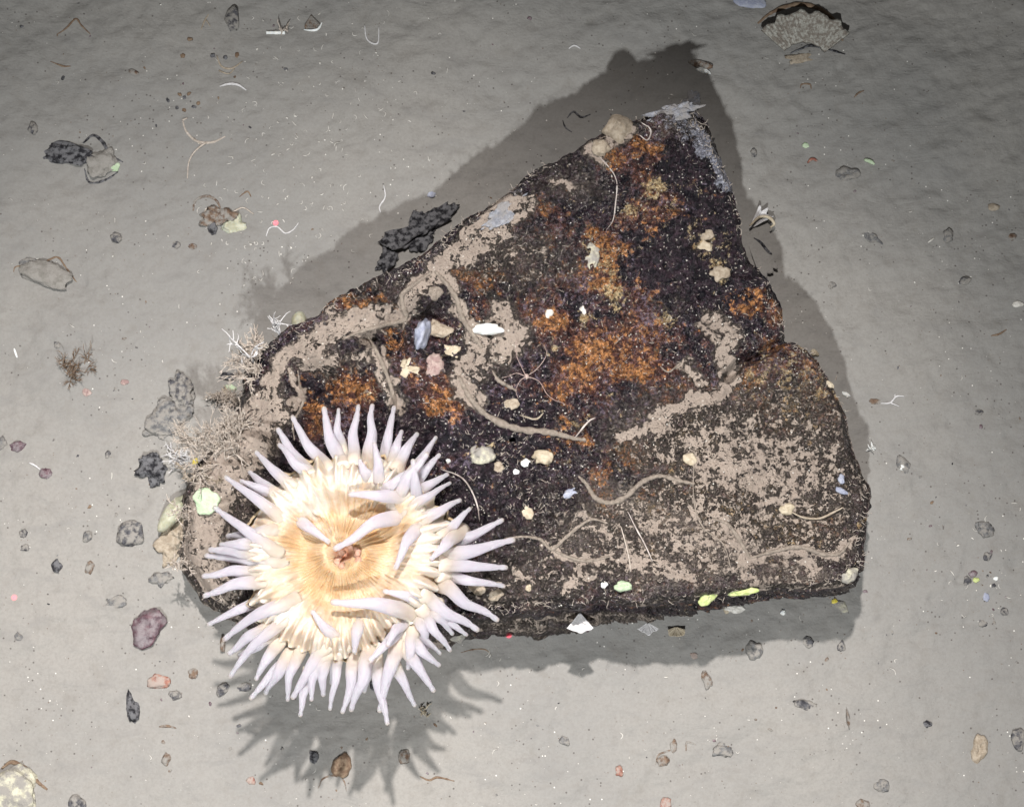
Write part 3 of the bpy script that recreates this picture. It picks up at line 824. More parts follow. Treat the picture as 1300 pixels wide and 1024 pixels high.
def dome(px, py, rx, ry, rot, hgt, mat, label, name, cat, group=None, rim=False, ribs=0, hole=False):
    """low rounded animal or shell fixed on the surface"""
    bm = bmesh.new(); NR_, NA_ = 10, 32; rings = []
    for i in range(NR_ + 1):
        u = i / NR_
        row = []
        for k_ in range(NA_):
            a = 2 * math.pi * k_ / NA_
            rr = math.sin(u * math.pi / 2); z = math.cos(u * math.pi / 2) ** .9 * hgt
            if ribs: rr *= 1 + .06 * math.cos(ribs * a) * u; z += .10 * hgt * math.cos(ribs * a) * math.sin(u * math.pi)
            if hole: z -= hgt * .55 * math.exp(-(u / .22) ** 2)
            wob = 1 + .10 * math.sin(2 * a + px) + .08 * math.sin(3 * a + py) + .05 * math.sin(5 * a + px * 3) + .04 * math.sin(9 * a + py * 2); z += hgt * .10 * math.sin(4 * a + 7 * u + px)
            row.append(bm.verts.new((math.cos(a) * rr * rx * wob, math.sin(a) * rr * ry * wob, z)) if i else None)
        if i == 0: row = [bm.verts.new((0, 0, hgt * (.45 if hole else 1)))]
        rings.append(row)
    for k_ in range(NA_):
        bm.faces.new((rings[0][0], rings[1][k_], rings[1][(k_ + 1) % NA_]))
    for i in range(1, NR_):
        for k_ in range(NA_): k2 = (k_ + 1) % NA_; bm.faces.new((rings[i][k_], rings[i + 1][k_], rings[i + 1][k2], rings[i][k2]))
    bot = [bm.verts.new((v.co.x * .9, v.co.y * .9, -hgt * .35)) for v in rings[-1]]
    for k_ in range(NA_): k2 = (k_ + 1) % NA_; bm.faces.new((rings[-1][k_], bot[k_], bot[k2], rings[-1][k2]))
    bm.faces.new(bot[::-1])
    me = bpy.data.meshes.new(name); bm.to_mesh(me); bm.free(); me.polygons.foreach_set('use_smooth', [True] * len(me.polygons))
    o = link(name, me, M[mat]); o.scale = (MMP,) * 3
    p, n = hit(px, py)
    n = (n + Vector((0, 0, 1.5))).normalized()
    o.rotation_euler = (Vector((0, 0, 1)).rotation_difference(n).to_matrix() @ Matrix.Rotation(R(rot), 3, 'Z')).to_euler(); o.location = p
    return tag(o, label, cat, group)

# ------------------------------------------------------------------ mud tubes and threads on the rock
G_T = None
thread([(583,478),(592,497),(604,514),(625,532),(660,545),(700,549),(728,556),(744,558)], 5.2, 'tube', 'thick mud-coated worm tube running from the rock centre towards the rust patches', 'mud_tube', 'worm tube', n=8)
thread([(734,604),(745,615),(756,632),(775,638),(795,630),(815,612),(838,604),(862,610),(882,614)], 4.4, 'tube', 'wavy U-bent mud worm tube right of the small bluish chip on the rock', 'mud_tube', 'worm tube', n=8)
thread([(640,684),(662,681),(685,684),(700,697),(716,684),(735,668),(752,659),(772,664)], 2.9, 'tube', 'thin mud worm tube right of the anemone rising to a hooked end', 'mud_tube', 'worm tube', n=8)
thread([(698,696),(720,706),(745,712),(775,706)], 2.4, 'tube', 'short sagging mud worm tube below the hooked one', 'mud_tube', 'worm tube', n=8)
thread([(548,346),(527,360),(511,374),(512,390),(514,405),(490,412),(460,420),(436,430)], 4.2, 'tube', 'angular mud worm tube turning a sharp corner near the far left edge of the rock', 'mud_tube', 'worm tube', n=8)
thread([(552,344),(568,362),(580,380),(586,402),(600,424),(612,442)], 4.6, 'tube', 'mud worm tube running down to the white sea slug-like patch', 'mud_tube', 'worm tube', n=8)
COL.objects[-1]['label'] = 'mud worm tube running from the rock edge down towards the bright white patch'
thread([(378,470),(381,490),(386,505),(380,522),(372,536),(374,560)], 2.2, 'tube', 'thin curving mud worm tube beside the dark hollow above the anemone', 'mud_tube', 'worm tube')
thread([(466,425),(480,450),(492,478),(500,505),(503,520)], 3.4, 'tube', 'straight slanting mud worm tube right of the orange hollow above the anemone', 'mud_tube', 'worm tube')
thread([(625,470),(632,482),(645,490),(656,496)], 3.2, 'tube', 'stubby mud worm tube in the silt drift above the cream limpet', 'mud_tube', 'worm tube')
thread([(905,658),(922,664),(934,678),(944,694),(952,708)], 3.2, 'tube', 'mud worm tube slanting down through the ochre patch at the near right', 'mud_tube', 'worm tube')
thread([(952,708),(985,699),(1015,694),(1045,703),(1066,702),(1080,686)], 3.4, 'tube', 'long wavy mud worm tube near the right corner of the rock', 'mud_tube', 'worm tube', n=8)
thread([(560,596),(585,606),(598,622),(606,642),(609,662)], 1.0, 'fuzz', 'fine pale brown thread arching off the rock beside the right-hand tentacles', 'thread', 'thread', lift=.006)
thread([(1004,650),(1020,657),(1040,658),(1058,650),(1070,644)], 1.5, 'tan', 'pale curved stalk sagging between the round cap and the right edge', 'thread', 'thread', lift=.003)
thread([(797,650),(808,672),(818,690),(828,712)], 1.0, 'fuzz', 'thin straight pale stalk leaning in the near middle of the rock', 'thread', 'thread', lift=.003)
thread([(788,668),(794,690),(799,712),(800,726)], .9, 'hydroid', 'fine kinked white stalk above the green sponge', 'thread', 'thread', lift=.003)
thread([(882,570),(880,620),(884,650),(895,672),(918,690),(928,722)], 1.3, 'tube', 'long thin thread winding down the ochre near part of the rock', 'thread', 'thread')
thread([(760,198),(775,215),(783,232),(781,262),(778,280),(770,292)], .8, 'fuzz', 'grey thread hanging down from the cone-shaped lump at the rock tip', 'thread', 'thread')
thread([(813,155),(826,165),(822,178),(812,172)], .9, 'fuzz', 'small forked whitish stalk at the far tip of the rock', 'thread', 'thread')
thread([(728,558),(746,536),(756,530)], 1.2, 'fuzz', 'short faint stalk past the end of the thick tube', 'thread', 'thread')
thread([(838,465),(848,472),(858,466),(866,460)], 1.6, 'tube', 'small V-shaped mud stalk between rust and silt', 'thread', 'thread')
thread([(660,527),(680,532),(690,524)], 1.2, 'tan', 'short curled tan stalk just above the thick worm tube', 'thread', 'thread')
# ------------------------------------------------------------------ animals and shells fixed to the rock
dome(619,418,19,7,3,9,'bright','glossy bright white flat shell lying in the silt drift on the rock','shell','shell')
dome(668,651,9,8.5,0,4.5,'cream','round cream cap shell near the hooked worm tube','cap_shell','cap shell')
dome(668,588,6,5.5,0,4,'bright','small round bright white cap, upper of the white pair left of the yellow lump','cap_shell','cap shell')
dome(655,599,4,4,0,3,'bright','tiny round bright white cap, lower of the white pair left of the yellow lump','cap_shell','cap shell')
dome(633,593,6.5,6.5,0,4,'tan','round dull grey-tan cap left of the tiny white one','cap_shell','cap shell',hole=True)
dome(648,513,11,8,0,4,'tan','wide tan limpet with a pale rim above the thick worm tube','limpet','limpet')
dome(569,585,3,3,0,3,'bright','tiny white dot-like cap just right of the upper tentacles','cap_shell','cap shell')
dome(724,626,10,6,25,4,'blue','small blocky bluish white chip beside the start of the U-bent tube','chip','shell chip')
dome(876,583,8,8,0,4,'cream','round yellowish cream cap in the silty middle right of the rock','cap_shell','cap shell')
dome(999,646,9,7,0,4.5,'cream','round cream cap at the left end of the sagging stalk','cap_shell','cap shell')
dome(1077,730,13,9,35,6,'pale','pale oval sea squirt on the near right corner of the rock','sea_squirt','sea squirt')
dome(767,742,4,4,0,3,'bright','small white bead above the pale green sponge','cap_shell','cap shell')
dome(697,398,6,5,20,3,'white','dull white flake below the pale crust in the upper middle of the rock','shell_flake','shell flake')
dome(740,394,5,5,10,3,'white','squarish white flake on dark crust right of the bright shell','shell_flake','shell flake')
dome(1068,608,4,6,10,3,'blue','upper bluish white bar near the right edge of the rock','shell_flake','shell flake')
dome(1068,623,8,3.5,-30,3,'blue','lower slanting bluish white bar near the right edge of the rock','shell_flake','shell flake')
dome(1052,489,7,5,-30,5,'cream','cream lump on the right rim of the rock, below the thin spine','lump','sea squirt')
dome(1074,501,6,3,-40,4,'bright','small bright white flake on the right rim of the rock','shell_flake','shell flake')
dome(1034,448,6,4,-20,5,'cream','little cream knob on the right shoulder of the rock','lump','sea squirt')
dome(552,372,11,8,10,6,'tube','round mud-brown knob under the corner of the worm tubes','lump','sea squirt')
dome(606,747,11,7,-10,5,'tan','tan oval lump by the lowest right tentacles, left of its neighbour','lump','sea squirt')
dome(629,755,9,7,10,5,'tan','tan oval lump by the lowest right tentacles, right of its neighbour','lump','sea squirt')
dome(671,746,4,4,0,3,'cream','tiny cream bead low on the dark near side of the rock','cap_shell','cap shell')
stone(536,424,9,20,-15,'blue','bluish grey slab-like sponge standing in the hollow left of the worm tubes','sponge','sponge',flat=.8,sink=.2)
stone(556,418,16,9,-15,'tan','silt-brown lump leaning against the bluish grey sponge','lump','sponge',flat=.6,sink=.5,jag=.6,sub=4)
stone(518,468,14,12,20,'cream','cream crumbly crust left of the pink ribbed shell','crust','crust',flat=.45,sink=.6,jag=.9,sub=4)
dome(551,466,12,16,-15,9,'pink','pink ribbed scallop-like shell in the hollow below the bluish sponge','ribbed_shell','shell',ribs=13)
stone(575,445,10,7,10,'cream','small cream crust beside the mud tube above the thick worm tube','crust','crust',flat=.4,sink=.6,jag=.9,sub=4)
stone(897,298,9,7,20,'tan','upper pale knob of crust on the black right part of the rock','crust','crust',flat=.4,sink=.5,jag=.5)
stone(893,313,11,8,-20,'cream','middle pale knob of crust on the black right part of the rock','crust','crust',flat=.4,sink=.5,jag=.5)
stone(912,347,12,9,10,'tan','lowest pale knob of crust on the black right part of the rock','crust','crust',flat=.4,sink=.5,jag=.5)
stone(614,577,16,11,-15,'pale','chunky off-white stone stuck on black crust right of the upper tentacles','stone','stone',flat=.5,sink=.4,jag=.45)
stone(689,581,13,9,-10,'cream','mottled yellow lump right of the two white caps','lump','sponge',flat=.5,sink=.45,jag=.45)
stone(751,326,11,13,0,'pale','pale yellow crumbly crust in the upper middle of the rock','crust','crust',flat=.35,sink=.6,jag=.6)
dome(262,636,17,15,10,4,'green','pale mint green crusting sponge at the left end of the rock','sponge','sponge')
dome(898,757,13,9,35,4,'lime','lime yellow blob, left of the lime pair on the near edge of the rock','sponge','sponge')
dome(943,750,17,6,3,4,'lime','flat lime yellow blob, right of the lime pair on the near edge of the rock','sponge','sponge')
dome(791,744,11,6,-5,6,'green','small mint green sponge below the kinked white stalk','sponge','sponge')
stone(784,166,21,20,0,'tan','pale brown cone-shaped lump crowning the far tip of the rock','sea_squirt','sea squirt',flat=1.1,sink=.35,jag=.15,cone=.62,sub=4)
stone(762,188,12,10,0,'tan','small silt-coated knob left of the cone-shaped lump','lump','sea squirt',flat=.6,sink=.5,jag=.4)
stone(860,142,30,10,12,'film','ragged blue grey film hanging over the far right of the rock tip','film','film',flat=.3,sink=.4,jag=.9,sub=5)
stone(878,130,10,10,0,'film','small ruffled blue grey frond at the far end of the rock tip','film','film',flat=.3,sink=.1,jag=1.0,sub=5)
stone(640,270,26,9,38,'film','bluish white crust on the far left rim of the rock','crust','crust',flat=.35,sink=.75,jag=1.0,sub=5)
stone(380,410,10,14,-8,'olive','smooth pale green egg-shaped sea squirt on the left rim of the rock','sea_squirt','sea squirt',flat=.9,sink=.0,jag=.04)
stone(225,650,13,32,-38,'olive','translucent olive finger-shaped sponge leaning off the left end of the rock','sponge','sponge',flat=.6,sink=.2,jag=.1)
dome(248,589,4,8,-5,5,'yellow','tiny bright yellow sponge at the foot of the hydroid thicket','sponge','sponge')
dome(293,492,8,4,-10,4,'green','small greenish white flake beside the left edge of the rock','shell_flake','shell flake')
# white fans along the near foot of the rock
def fan(px, py, r, a0_, a1, mat, label, name='fan_sponge', cat='fan sponge', ribs=9, inner=.05, hgt=6, tilt=0.0, wav=.08, seed=0, thick=2.0, group=None, lift=3):
    bm = bmesh.new(); NA_, NR_ = 96, 12; top = []; bot = []
    rr = random.Random(seed)
    ph = rr.random() * 6
    for i in range(NR_ + 1):
        u = inner + (1 - inner) * i / NR_; rt_ = []; rb = []
        for k_ in range(NA_ + 1):
            a = R(a0_ + (a1 - a0_) * k_ / NA_)
            q = r * u * (1 + wav * (math.sin(ribs * .7 * k_ / NA_ * 2 + ph) + .5 * math.sin(ribs * 2.3 * k_ / NA_ + 2 * ph)) * u)
            z = lift + hgt * (u ** 1.3) + .05 * hgt * math.sin(ribs * 2 * math.pi * k_ / NA_) * u + .5 * wav * hgt * math.sin(k_ * .25 + ph)
            rt_.append(bm.verts.new((math.cos(a) * q, math.sin(a) * q, z))); rb.append(bm.verts.new((math.cos(a) * q, math.sin(a) * q, z - thick)))
        top.append(rt_); bot.append(rb)
    for i in range(NR_):
        for k_ in range(NA_):
            bm.faces.new((top[i][k_], top[i + 1][k_], top[i + 1][k_ + 1], top[i][k_ + 1])); bm.faces.new((bot[i][k_ + 1], bot[i + 1][k_ + 1], bot[i + 1][k_], bot[i][k_]))
        for k_ in (0, NA_): bm.faces.new((top[i][k_], bot[i][k_], bot[i + 1][k_], top[i + 1][k_]))
    for k_ in range(NA_):
        for i in (0, NR_): bm.faces.new((top[i][k_], top[i][k_ + 1], bot[i][k_ + 1], bot[i][k_]))
    bmesh.ops.recalc_face_normals(bm, faces=bm.faces)
    me = bpy.data.meshes.new(name); bm.to_mesh(me); bm.free(); me.polygons.foreach_set('use_smooth', [True] * len(me.polygons))
    o = link(name, me, M[mat]); o.scale = (MMP,) * 3; p, n = hit(px, py); o.location = p
    return tag(o, label, cat, group)
fan(736,777,24,-130,-50,'whydroid','largest white fan sponge on the near foot of the rock',seed=3,hgt=8,wav=.03)
fan(822,790,14,-150,-30,'whydroid','small frilly white fan sponge, second along the near foot of the rock',seed=4,wav=.08)
fan(858,795,13,-160,-20,'cream','small yellow-white fan sponge, third along the near foot of the rock',seed=6,wav=.08)
dome(933,772,13,6,5,5,'white','pale lumpy sponge under the flat lime blob','sponge','sponge')
dome(923,773,5,5,0,4,'cream','small cream bead touching the pale lumpy sponge','cap_shell','cap shell')
dome(994,777,3,4,0,4,'bright','tiny white bead low on the near foot of the rock','cap_shell','cap shell')
dome(1068,769,10,6,-50,4,'pale','faint pale oval shell in the shadow below the right corner','shell','shell')
dome(1060,763,5,3,0,3,'yellow','tiny yellowish sponge above the shell in the right corner shadow','sponge','sponge')
fan(950,292,32,26,66,'whydroid','pale vase-shaped sponge with a flared rim jutting from the right edge of the rock',name='vase_sponge',cat='vase sponge',seed=8,wav=.10,hgt=7,lift=2)
thread([(950,290),(962,279),(974,279),(981,287),(976,292)], 2.2, 'cream', 'curled cream sponge lobe with a lime tip below the vase sponge', 'sponge_lobe', 'sponge', lift=.012)
fan(950,312,46,-72,-36,'silt','ribbed brown fan-like shell tucked under the right edge of the rock',name='ribbed_shell',cat='shell',seed=9,ribs=14,hgt=2,lift=2,wav=.04)
thread([(957,302),(966,308),(974,318),(980,323)], 2.6, 'black', 'black twig in the shadow below the vase sponge', 'twig', 'twig')
# brittle star
def star(px, py, mat, label):
    rt_ = empty('brittle_star', hit(px, py)[0]); tag(rt_, label, 'brittle star')
    inv = Matrix.Translation(-rt_.location)
    mb = MB(); p, n = hit(px, py); p = p + Vector((0, 0, .0015))
    pts = [p + Vector((0, 0, -.002)), p, p + Vector((0, 0, .001)), p + Vector((0, 0, .0022))]
    mb.tube(pts, [.0026, .0034, .003, .0012], 10)
    o = mb.build('body_disc', M[mat], rt_); o.matrix_parent_inverse = inv
    for arm in ([(668,478),(662,466),(656,452),(655,438),(658,430)], [(668,478),(680,470),(690,458),(694,448),(690,438)], [(668,478),(684,484),(694,500),(704,508),(716,512)], [(668,478),(660,484),(655,496),(658,506)], [(668,478),(656,474),(645,478),(636,480)]):
        mb = MB(); P = pxline(arm, .0016, 6); m = len(P)
        mb.tube(P, [.0006 * (1 - .6 * i / (m - 1)) for i in range(m)], 6)
        o = mb.build('arm', M['fuzz' if 0 else mat], rt_); o.matrix_parent_inverse = inv
bpy.context.view_layer.update()
star(668, 478, 'pinkstar', 'small pink brittle star with thin curling arms on the rock')
# hydroid thickets
bush(355,425,52,.22,(-.15,-1),'whydroid','tall white branching hydroid beside the green egg-shaped sea squirt',n0=3,depth=2,r=1.3,seed=2)
bush(330,452,36,.35,(-.1,-1),'hydroid','dense tan hydroid tuft on the left rim, right of the crooked white one',n0=16,depth=2,r=1.5,seed=3,wide=8)
bush(325,462,52,.25,(-.75,-1),'whydroid','crooked white hydroid sprig at the far left rim of the rock',n0=2,depth=2,r=1.5,seed=5)
bush(275,575,44,.5,(-.6,-.7),'hydroid','big tangled tan hydroid thicket on the left end of the rock',n0=40,depth=3,r=1.0,seed=6,wide=34)
bush(300,552,36,.5,(-.2,-.8),'hydroid','smaller tan hydroid tangle behind the big thicket',n0=16,depth=3,r=1.0,seed=16,wide=14)
bush(238,582,36,.3,(-1,.0),'whydroid','bluish white feathery hydroid pointing left off the big thicket',n0=10,depth=2,r=.9,seed=7,wide=8)
bush(290,505,22,.3,(-.6,-1),'cream','short yellowish forked hydroid by the left edge of the rock',n0=2,depth=1,r=1.2,seed=9)
bush(1099,573,20,.25,(1,-.6),'bright','little bright white branching coral on the right edge of the rock',name='coral_sprig',cat='coral',n0=3,depth=1,r=1.3,seed=10)
bush(1060,484,16,.05,(.4,-1),'hydroid','single thin spine on the right rim of the rock',name='spine',cat='hydroid',n0=1,depth=0,r=.9,seed=11)
bush(262,600,22,.5,(-.1,-.3),'tan','low tan bristly tuft above the mint green sponge',n0=10,depth=2,r=1.0,seed=12,wide=26)
bush(318,478,40,.5,(-.7,-.8),'hydroid','bushy tan hydroid leaning out from the upper left corner of the rock',n0=14,depth=3,r=1.1,seed=18,wide=14)
bush(300,512,36,.5,(-.9,-.5),'hydroid','ragged tan hydroid between the mint flake and the big thicket',n0=14,depth=3,r=1.1,seed=19,wide=14)
bush(238,650,26,.6,(-.5,-.2),'hydroid','shaggy tan hydroid tuft beside the olive finger-shaped sponge',n0=14,depth=2,r=1.0,seed=14,wide=16)
bush(236,715,22,.6,(-.5,.2),'hydroid','shaggy tan hydroid tuft at the foot of the left end of the rock',n0=14,depth=2,r=1.0,seed=15,wide=18)
bush(300,760,20,.6,(-.1,.2),'hydroid','low silty bristly tuft at the lower left end of the rock',n0=8,depth=2,r=1.0,seed=13,wide=24)
# ------------------------------------------------------------------ lumps against the rock
stone(530,295,40,20,33,'black','jagged black encrusted stone wedged against the far left side of the rock','stone','stone',flat=.6,jag=1.0,sink=.45,sub=5)
stone(492,330,17,12,70,'black','small black stone at the lower end of the jagged one','stone','stone',flat=.6,jag=.7,sub=4)
stone(562,272,20,8,25,'black','thin black stone at the upper end of the jagged one','stone','stone',flat=.5,jag=.7,sub=4)
stone(212,535,36,24,30,'grey','low silt-covered grey lump left of the hydroid thicket','stone','stone',flat=.35,jag=.7,sink=.45,sub=5)
stone(232,500,15,22,10,'dark','dark crumbly knob on top of the silt-covered lump','stone','stone',flat=.4,jag=.8,sink=.4,sub=4)
stone(196,592,18,17,0,'black','black crumbly stone under the tip of the bluish white hydroid','stone','stone',flat=.5,jag=.8,sink=.35,sub=4)
stone(167,677,20,17,10,'dark','square dark grey stone left of the olive sponge','stone','stone',flat=.45,jag=.25,sink=.3)
stone(222,688,20,28,-20,'tan','tan silty lump at the foot of the left end of the rock','stone','stone',flat=.35,jag=.6,sink=.45,sub=4)
stone(205,735,14,9,10,'grey','small grey clod at the lower left foot of the rock','stone','stone',flat=.35,jag=.6,sink=.4)
stone(290,478,12,6,0,'black','black pebble in the shadow left of the rock rim',flat=.5)
stone(580,808,10,8,0,'pale','pale squarish flake beneath the lowest right tentacles','shell_flake','shell flake',flat=.2)
# ------------------------------------------------------------------ things on the mud, far left
stone(88,198,42,16,-8,'black','shiny black wedge-shaped stone at the far left','stone','stone',flat=.45,jag=.4,sink=.3,sub=4)
stone(128,206,22,20,-30,'dusty','silt-covered stone with a dark rim beside the black wedge','stone','stone',flat=.5,jag=.4,sink=.35,sub=4)
thread([(105,182),(118,172),(130,180),(140,196),(156,206)], 3.0, 'black', 'thin black ridge along the top of the silt-covered stone', 'ridge', 'crust')
thread([(107,214),(114,232),(135,228),(150,218)], 2.2, 'black', 'thin black ridge along the bottom of the silt-covered stone', 'ridge', 'crust')
dome(144,211,9,7,-20,3,'green','lime green patch of sponge on the silt-covered stone','sponge','sponge')
stone(41,163,7,9,10,'dark','dark grey pebble above the black wedge-shaped stone')
stone(296,25,10,18,0,'dark','tall oval purple-grey pebble at the top left','pebble','pebble',flat=.5,jag=.15)
thread([(255,38),(260,26),(265,18)], 1.6, 'tan', 'faint tan twig left of the tall oval pebble', 'twig', 'twig', branches=[[(262,26),(267,34)]])
thread([(338,42),(350,42),(362,42)], 2.4, 'bright', 'straight white rod at the foot of the little fan at the top left', 'rod', 'shell fragment', taper=False)
bush(362,42,22,.4,(.1,-1),'hydroid','little tan and white bushy fan at the top left',n0=6,depth=1,r=1.1,seed=21,wide=8)
fan(395,20,20,-115,-50,'brown','small brown triangular shell with a white lower edge',name='shell',cat='shell',seed=22,hgt=4,wav=.05)
thread([(386,38),(396,39),(404,37),(409,29)], 1.7, 'bright', 'curved white edge below the brown triangular shell', 'shell_edge', 'shell fragment')
thread([(275,70),(281,84),(294,87),(308,78)], 1.8, 'tan', 'V-shaped tan twig above the white segmented worm', 'twig', 'twig', branches=[[(278,90),(290,94),(298,88)]])
thread([(279,110),(290,107),(302,108),(313,115)], 1.9, 'whydroid', 'white segmented worm-like stalk left of centre top', 'worm', 'worm')
thread([(232,153),(236,166),(246,177),(258,181),(272,180),(286,173)], 2.4, 'hydroid', 'large forked pale twig lying on the mud at the upper left', 'twig', 'twig', branches=[[(262,181),(248,192),(240,206),(238,227)], [(232,153),(238,150)], [(246,177),(256,184)]])
stone(170,92,8,4,-20,'brown','rusty brown crumb at the upper left',)
thread([(245,268),(248,255),(262,249),(275,255),(281,268)], 2.6, 'brown', 'brown arching twig of the debris heap above the first red light dot', 'twig', 'twig')
thread([(257,278),(262,266),(270,264),(280,272),(292,272)], 2.2, 'hydroid', 'pale crooked twig inside the brown arch', 'twig', 'twig', branches=[[(292,272),(308,264),(322,272)], [(270,264),(268,276)]])
stone(298,286,16,11,0,'olive','olive clod of the debris heap above the first red light dot','clod','clod',flat=.3,jag=.6,sink=.4)
stone(270,290,6,9,0,'black','black crumb left of the olive clod')
stone(276,275,22,12,10,'brown','brown crumbly clod in the middle of the debris heap','clod','clod',flat=.3,jag=.9,sink=.5,sub=4)
thread([(304,250),(314,243),(319,250)], 1.5, 'weedbrown', 'small brown hook-shaped twig over the debris heap', 'twig', 'twig')
thread([(338,300),(342,290),(352,288),(362,296),(372,292),(379,283)], 1.1, 'whydroid', 'thin white wavy thread under the upper red light dot', 'thread', 'thread')
stone(148,302,8,8,30,'dark','dark arched pebble in the left part of the mud')
stone(224,311,6,5,0,'dark','dark crumb, left of the pair below the debris heap')
stone(245,313,6,4,0,'brown','brown crumb, right of the pair below the debris heap')
stone(60,350,38,18,-18,'dusty','arched silt-covered shell at the left edge','stone','stone',flat=.6,jag=.3,sink=.3,sub=4)
stone(36,334,13,8,5,'grey','smooth bluish grey slab on top of the arched shell','stone','stone',flat=.3,jag=.15,sink=.1)
thread([(17,345),(22,338),(50,338),(62,330),(74,327),(84,340),(97,358)], 2.0, 'weedbrown', 'dark brown broken rim of the arched shell', 'rim', 'crust')
bush(105,468,30,.9,(0,-.2),'weedbrown','patch of fine brown weed on the left mud',name='weed',cat='weed',n0=18,depth=2,r=.7,seed=30,wide=26)
dome(110,498,6,5,0,2,'pink','pinkish round disc below the brown weed','shell','shell',hole=True)
dome(158,485,5,4,0,2,'pink','pinkish ring right of the brown weed','shell','shell',hole=True)
stone(73,437,5,5,0,'grey','little round grey pebble above the brown weed')
thread([(18,442),(20,448),(22,454)], 1.6, 'bright', 'short white sliver near the left edge', 'sliver', 'shell fragment')
stone(24,566,11,8,10,'purple','dark purple pebble near the left edge')
stone(58,600,8,7,0,'purple','purple pebble with a white thread running to it')
thread([(37,587),(45,591),(53,597)], 1.3, 'whydroid', 'white thread running to the purple pebble', 'thread', 'thread')
stone(137,577,4,5,0,'dark','small dark pebble halfway between left edge and rock')
stone(30,677,6,6,0,'dark','upper of two dark grey pebbles stacked near the left edge')
stone(31,695,6,5,0,'dark','lower of two dark grey pebbles stacked near the left edge')
stone(111,680,7,8,0,'grey','pale ringed pebble left of the square dark stone')
stone(3,562,6,9,0,'grey','grey-green pebble cut by the left border','pebble','pebble')
stone(72,718,7,9,25,'black','black teardrop pebble left of the tan ringed pebble')
stone(114,720,6,9,-10,'brown','tan ringed pebble above the grey rectangular clod')
stone(147,764,15,8,0,'grey','grey rectangular clod above the large purple stone','clod','clod',flat=.3)
stone(190,797,20,25,-25,'purple','large glossy purple stone with a pale top, below left of the rock','stone','stone',flat=.5,jag=.3,sink=.25,sub=4)
stone(201,865,14,10,5,'red','reddish triangular pebble with a pale centre')
stone(223,882,9,6,-10,'dark','smooth blue-grey pebble right of the reddish one')
stone(168,898,9,21,12,'black','black elongated stone below the reddish pebble','stone','stone',flat=.5,jag=.5)
stone(245,854,7,7,0,'brown','brown pebble left of the tentacle shadows')
stone(283,875,6,10,-60,'dark','slim dark pebble under the lowest left tentacle shadow')
stone(310,872,13,5,10,'dark','flat dark crumb in the shade of the anemone')
stone(283,818,4,12,5,'brown','upright brown sliver left of the anemone','sliver','shell fragment')
stone(24,808,6,6,0,'grey','small grey pebble right of the lower left red light dot')
stone(18,1002,36,30,-20,'pale','pale greenish block in the bottom left corner','stone','stone',flat=.5,jag=.25,sink=.3,sub=4)
thread([(2,975),(15,967),(32,975),(46,990),(60,1002)], 4.0, 'weedbrown', 'dark crust along the upper edge of the pale block', 'crust', 'crust')
stone(98,1020,11,10,0,'dark','dark triangular pebble at the bottom border, left part')
thread([(202,922),(212,921),(224,924)], 2.4, 'brown', 'short brown twig below the reddish pebble', 'twig', 'twig')
stone(211,963,6,8,0,'brown','faint brown clod below the short brown twig')
stone(319,990,6,5,0,'red','small red-brown crumb near the lower left shadow tips')
stone(399,960,6,10,20,'black','black oval pebble in the anemone shadow')
dome(434,972,12,15,0,7,'weedbrown','dark brown ringed shell in the anemone shadow','shell','shell',hole=True)
thread([(404,1000),(410,988),(424,984),(436,990),(440,1004)], 1.6, 'brown', 'thin brown arc-shaped shell edge below the ringed shell', 'shell_edge', 'shell fragment')
stone(513,960,8,8,0,'brown','brown crumb right of the ringed shell')
bush(541,902,16,.8,(0,-.3),'cream','pale frilly tuft in the shade right of the anemone',name='tuft',cat='hydroid',n0=8,depth=1,r=1.0,seed=40,wide=7)
thread([(533,985),(545,990),(556,986),(577,991)], 2.0, 'weedbrown', 'dark ragged twig at the bottom centre', 'twig', 'twig')
thread([(585,828),(600,824),(616,824),(624,832)], 1.1, 'weedbrown', 'thin dark arc of thread at the near foot of the rock', 'thread', 'thread')
stone(476,870,6,9,0,'black','black pebble between the bottom tentacles')
# ------------------------------------------------------------------ things on the mud, top and right
stone(1019,2,1,1,0,'dark','tiny dark crumb at the top border, right of centre')
stone(950,2,26,11,-10,'blue','pale blue lump cut by the top border','stone','stone',flat=.4,jag=.2)
fan(1020,88,72,36,140,'scallop','large speckled cream scallop shell fragment with a jagged dark rim, top right',name='scallop_shell',cat='scallop shell',seed=50,ribs=22,inner=.46,hgt=10,lift=10,wav=.035,thick=6)
thread([(962,30),(978,17),(1000,8),(1022,6),(1044,14),(1062,30),(1070,52)], 4.5, 'weedbrown', 'dark jagged crust along the far rim of the scallop fragment', 'crust', 'crust')
thread([(1003,68),(1018,62),(1030,58),(1052,63),(1073,69)], 2.6, 'black', 'black strip drawn as the shade under the scallop fragment', 'crust', 'crust')  # black tube stands in for the shell's dark shadow, no crust here
stone(1018,74,22,7,5,'tan','tan crumbly clod below the scallop fragment','clod','clod',flat=.3,jag=.7)
stone(890,82,16,6,-12,'brown','brown slipper-shaped shell with a white underside, top right of the rock','shell','shell',flat=.5,jag=.15)
dome(893,90,9,4,-20,3,'bright','bright white patch of shell under the brown slipper shell','shell_flake','shell flake')
dome(1076,221,15,10,0,6,'grey','oval brown-grey shell with a ring mark on the right mud','shell','shell',hole=True)
thread([(1097,203),(1104,205),(1110,209)], 2.8, 'green', 'short greenish white sliver above the oval shell', 'sliver', 'shell fragment')
thread([(1016,112),(1018,107),(1028,107),(1030,113)], 1.6, 'weedbrown', 'small dark hook-shaped twig below the scallop fragment', 'twig', 'twig')
thread([(1084,124),(1090,118),(1097,115)], 1.8, 'weedbrown', 'short dark twig right of the hook-shaped one', 'twig', 'twig')
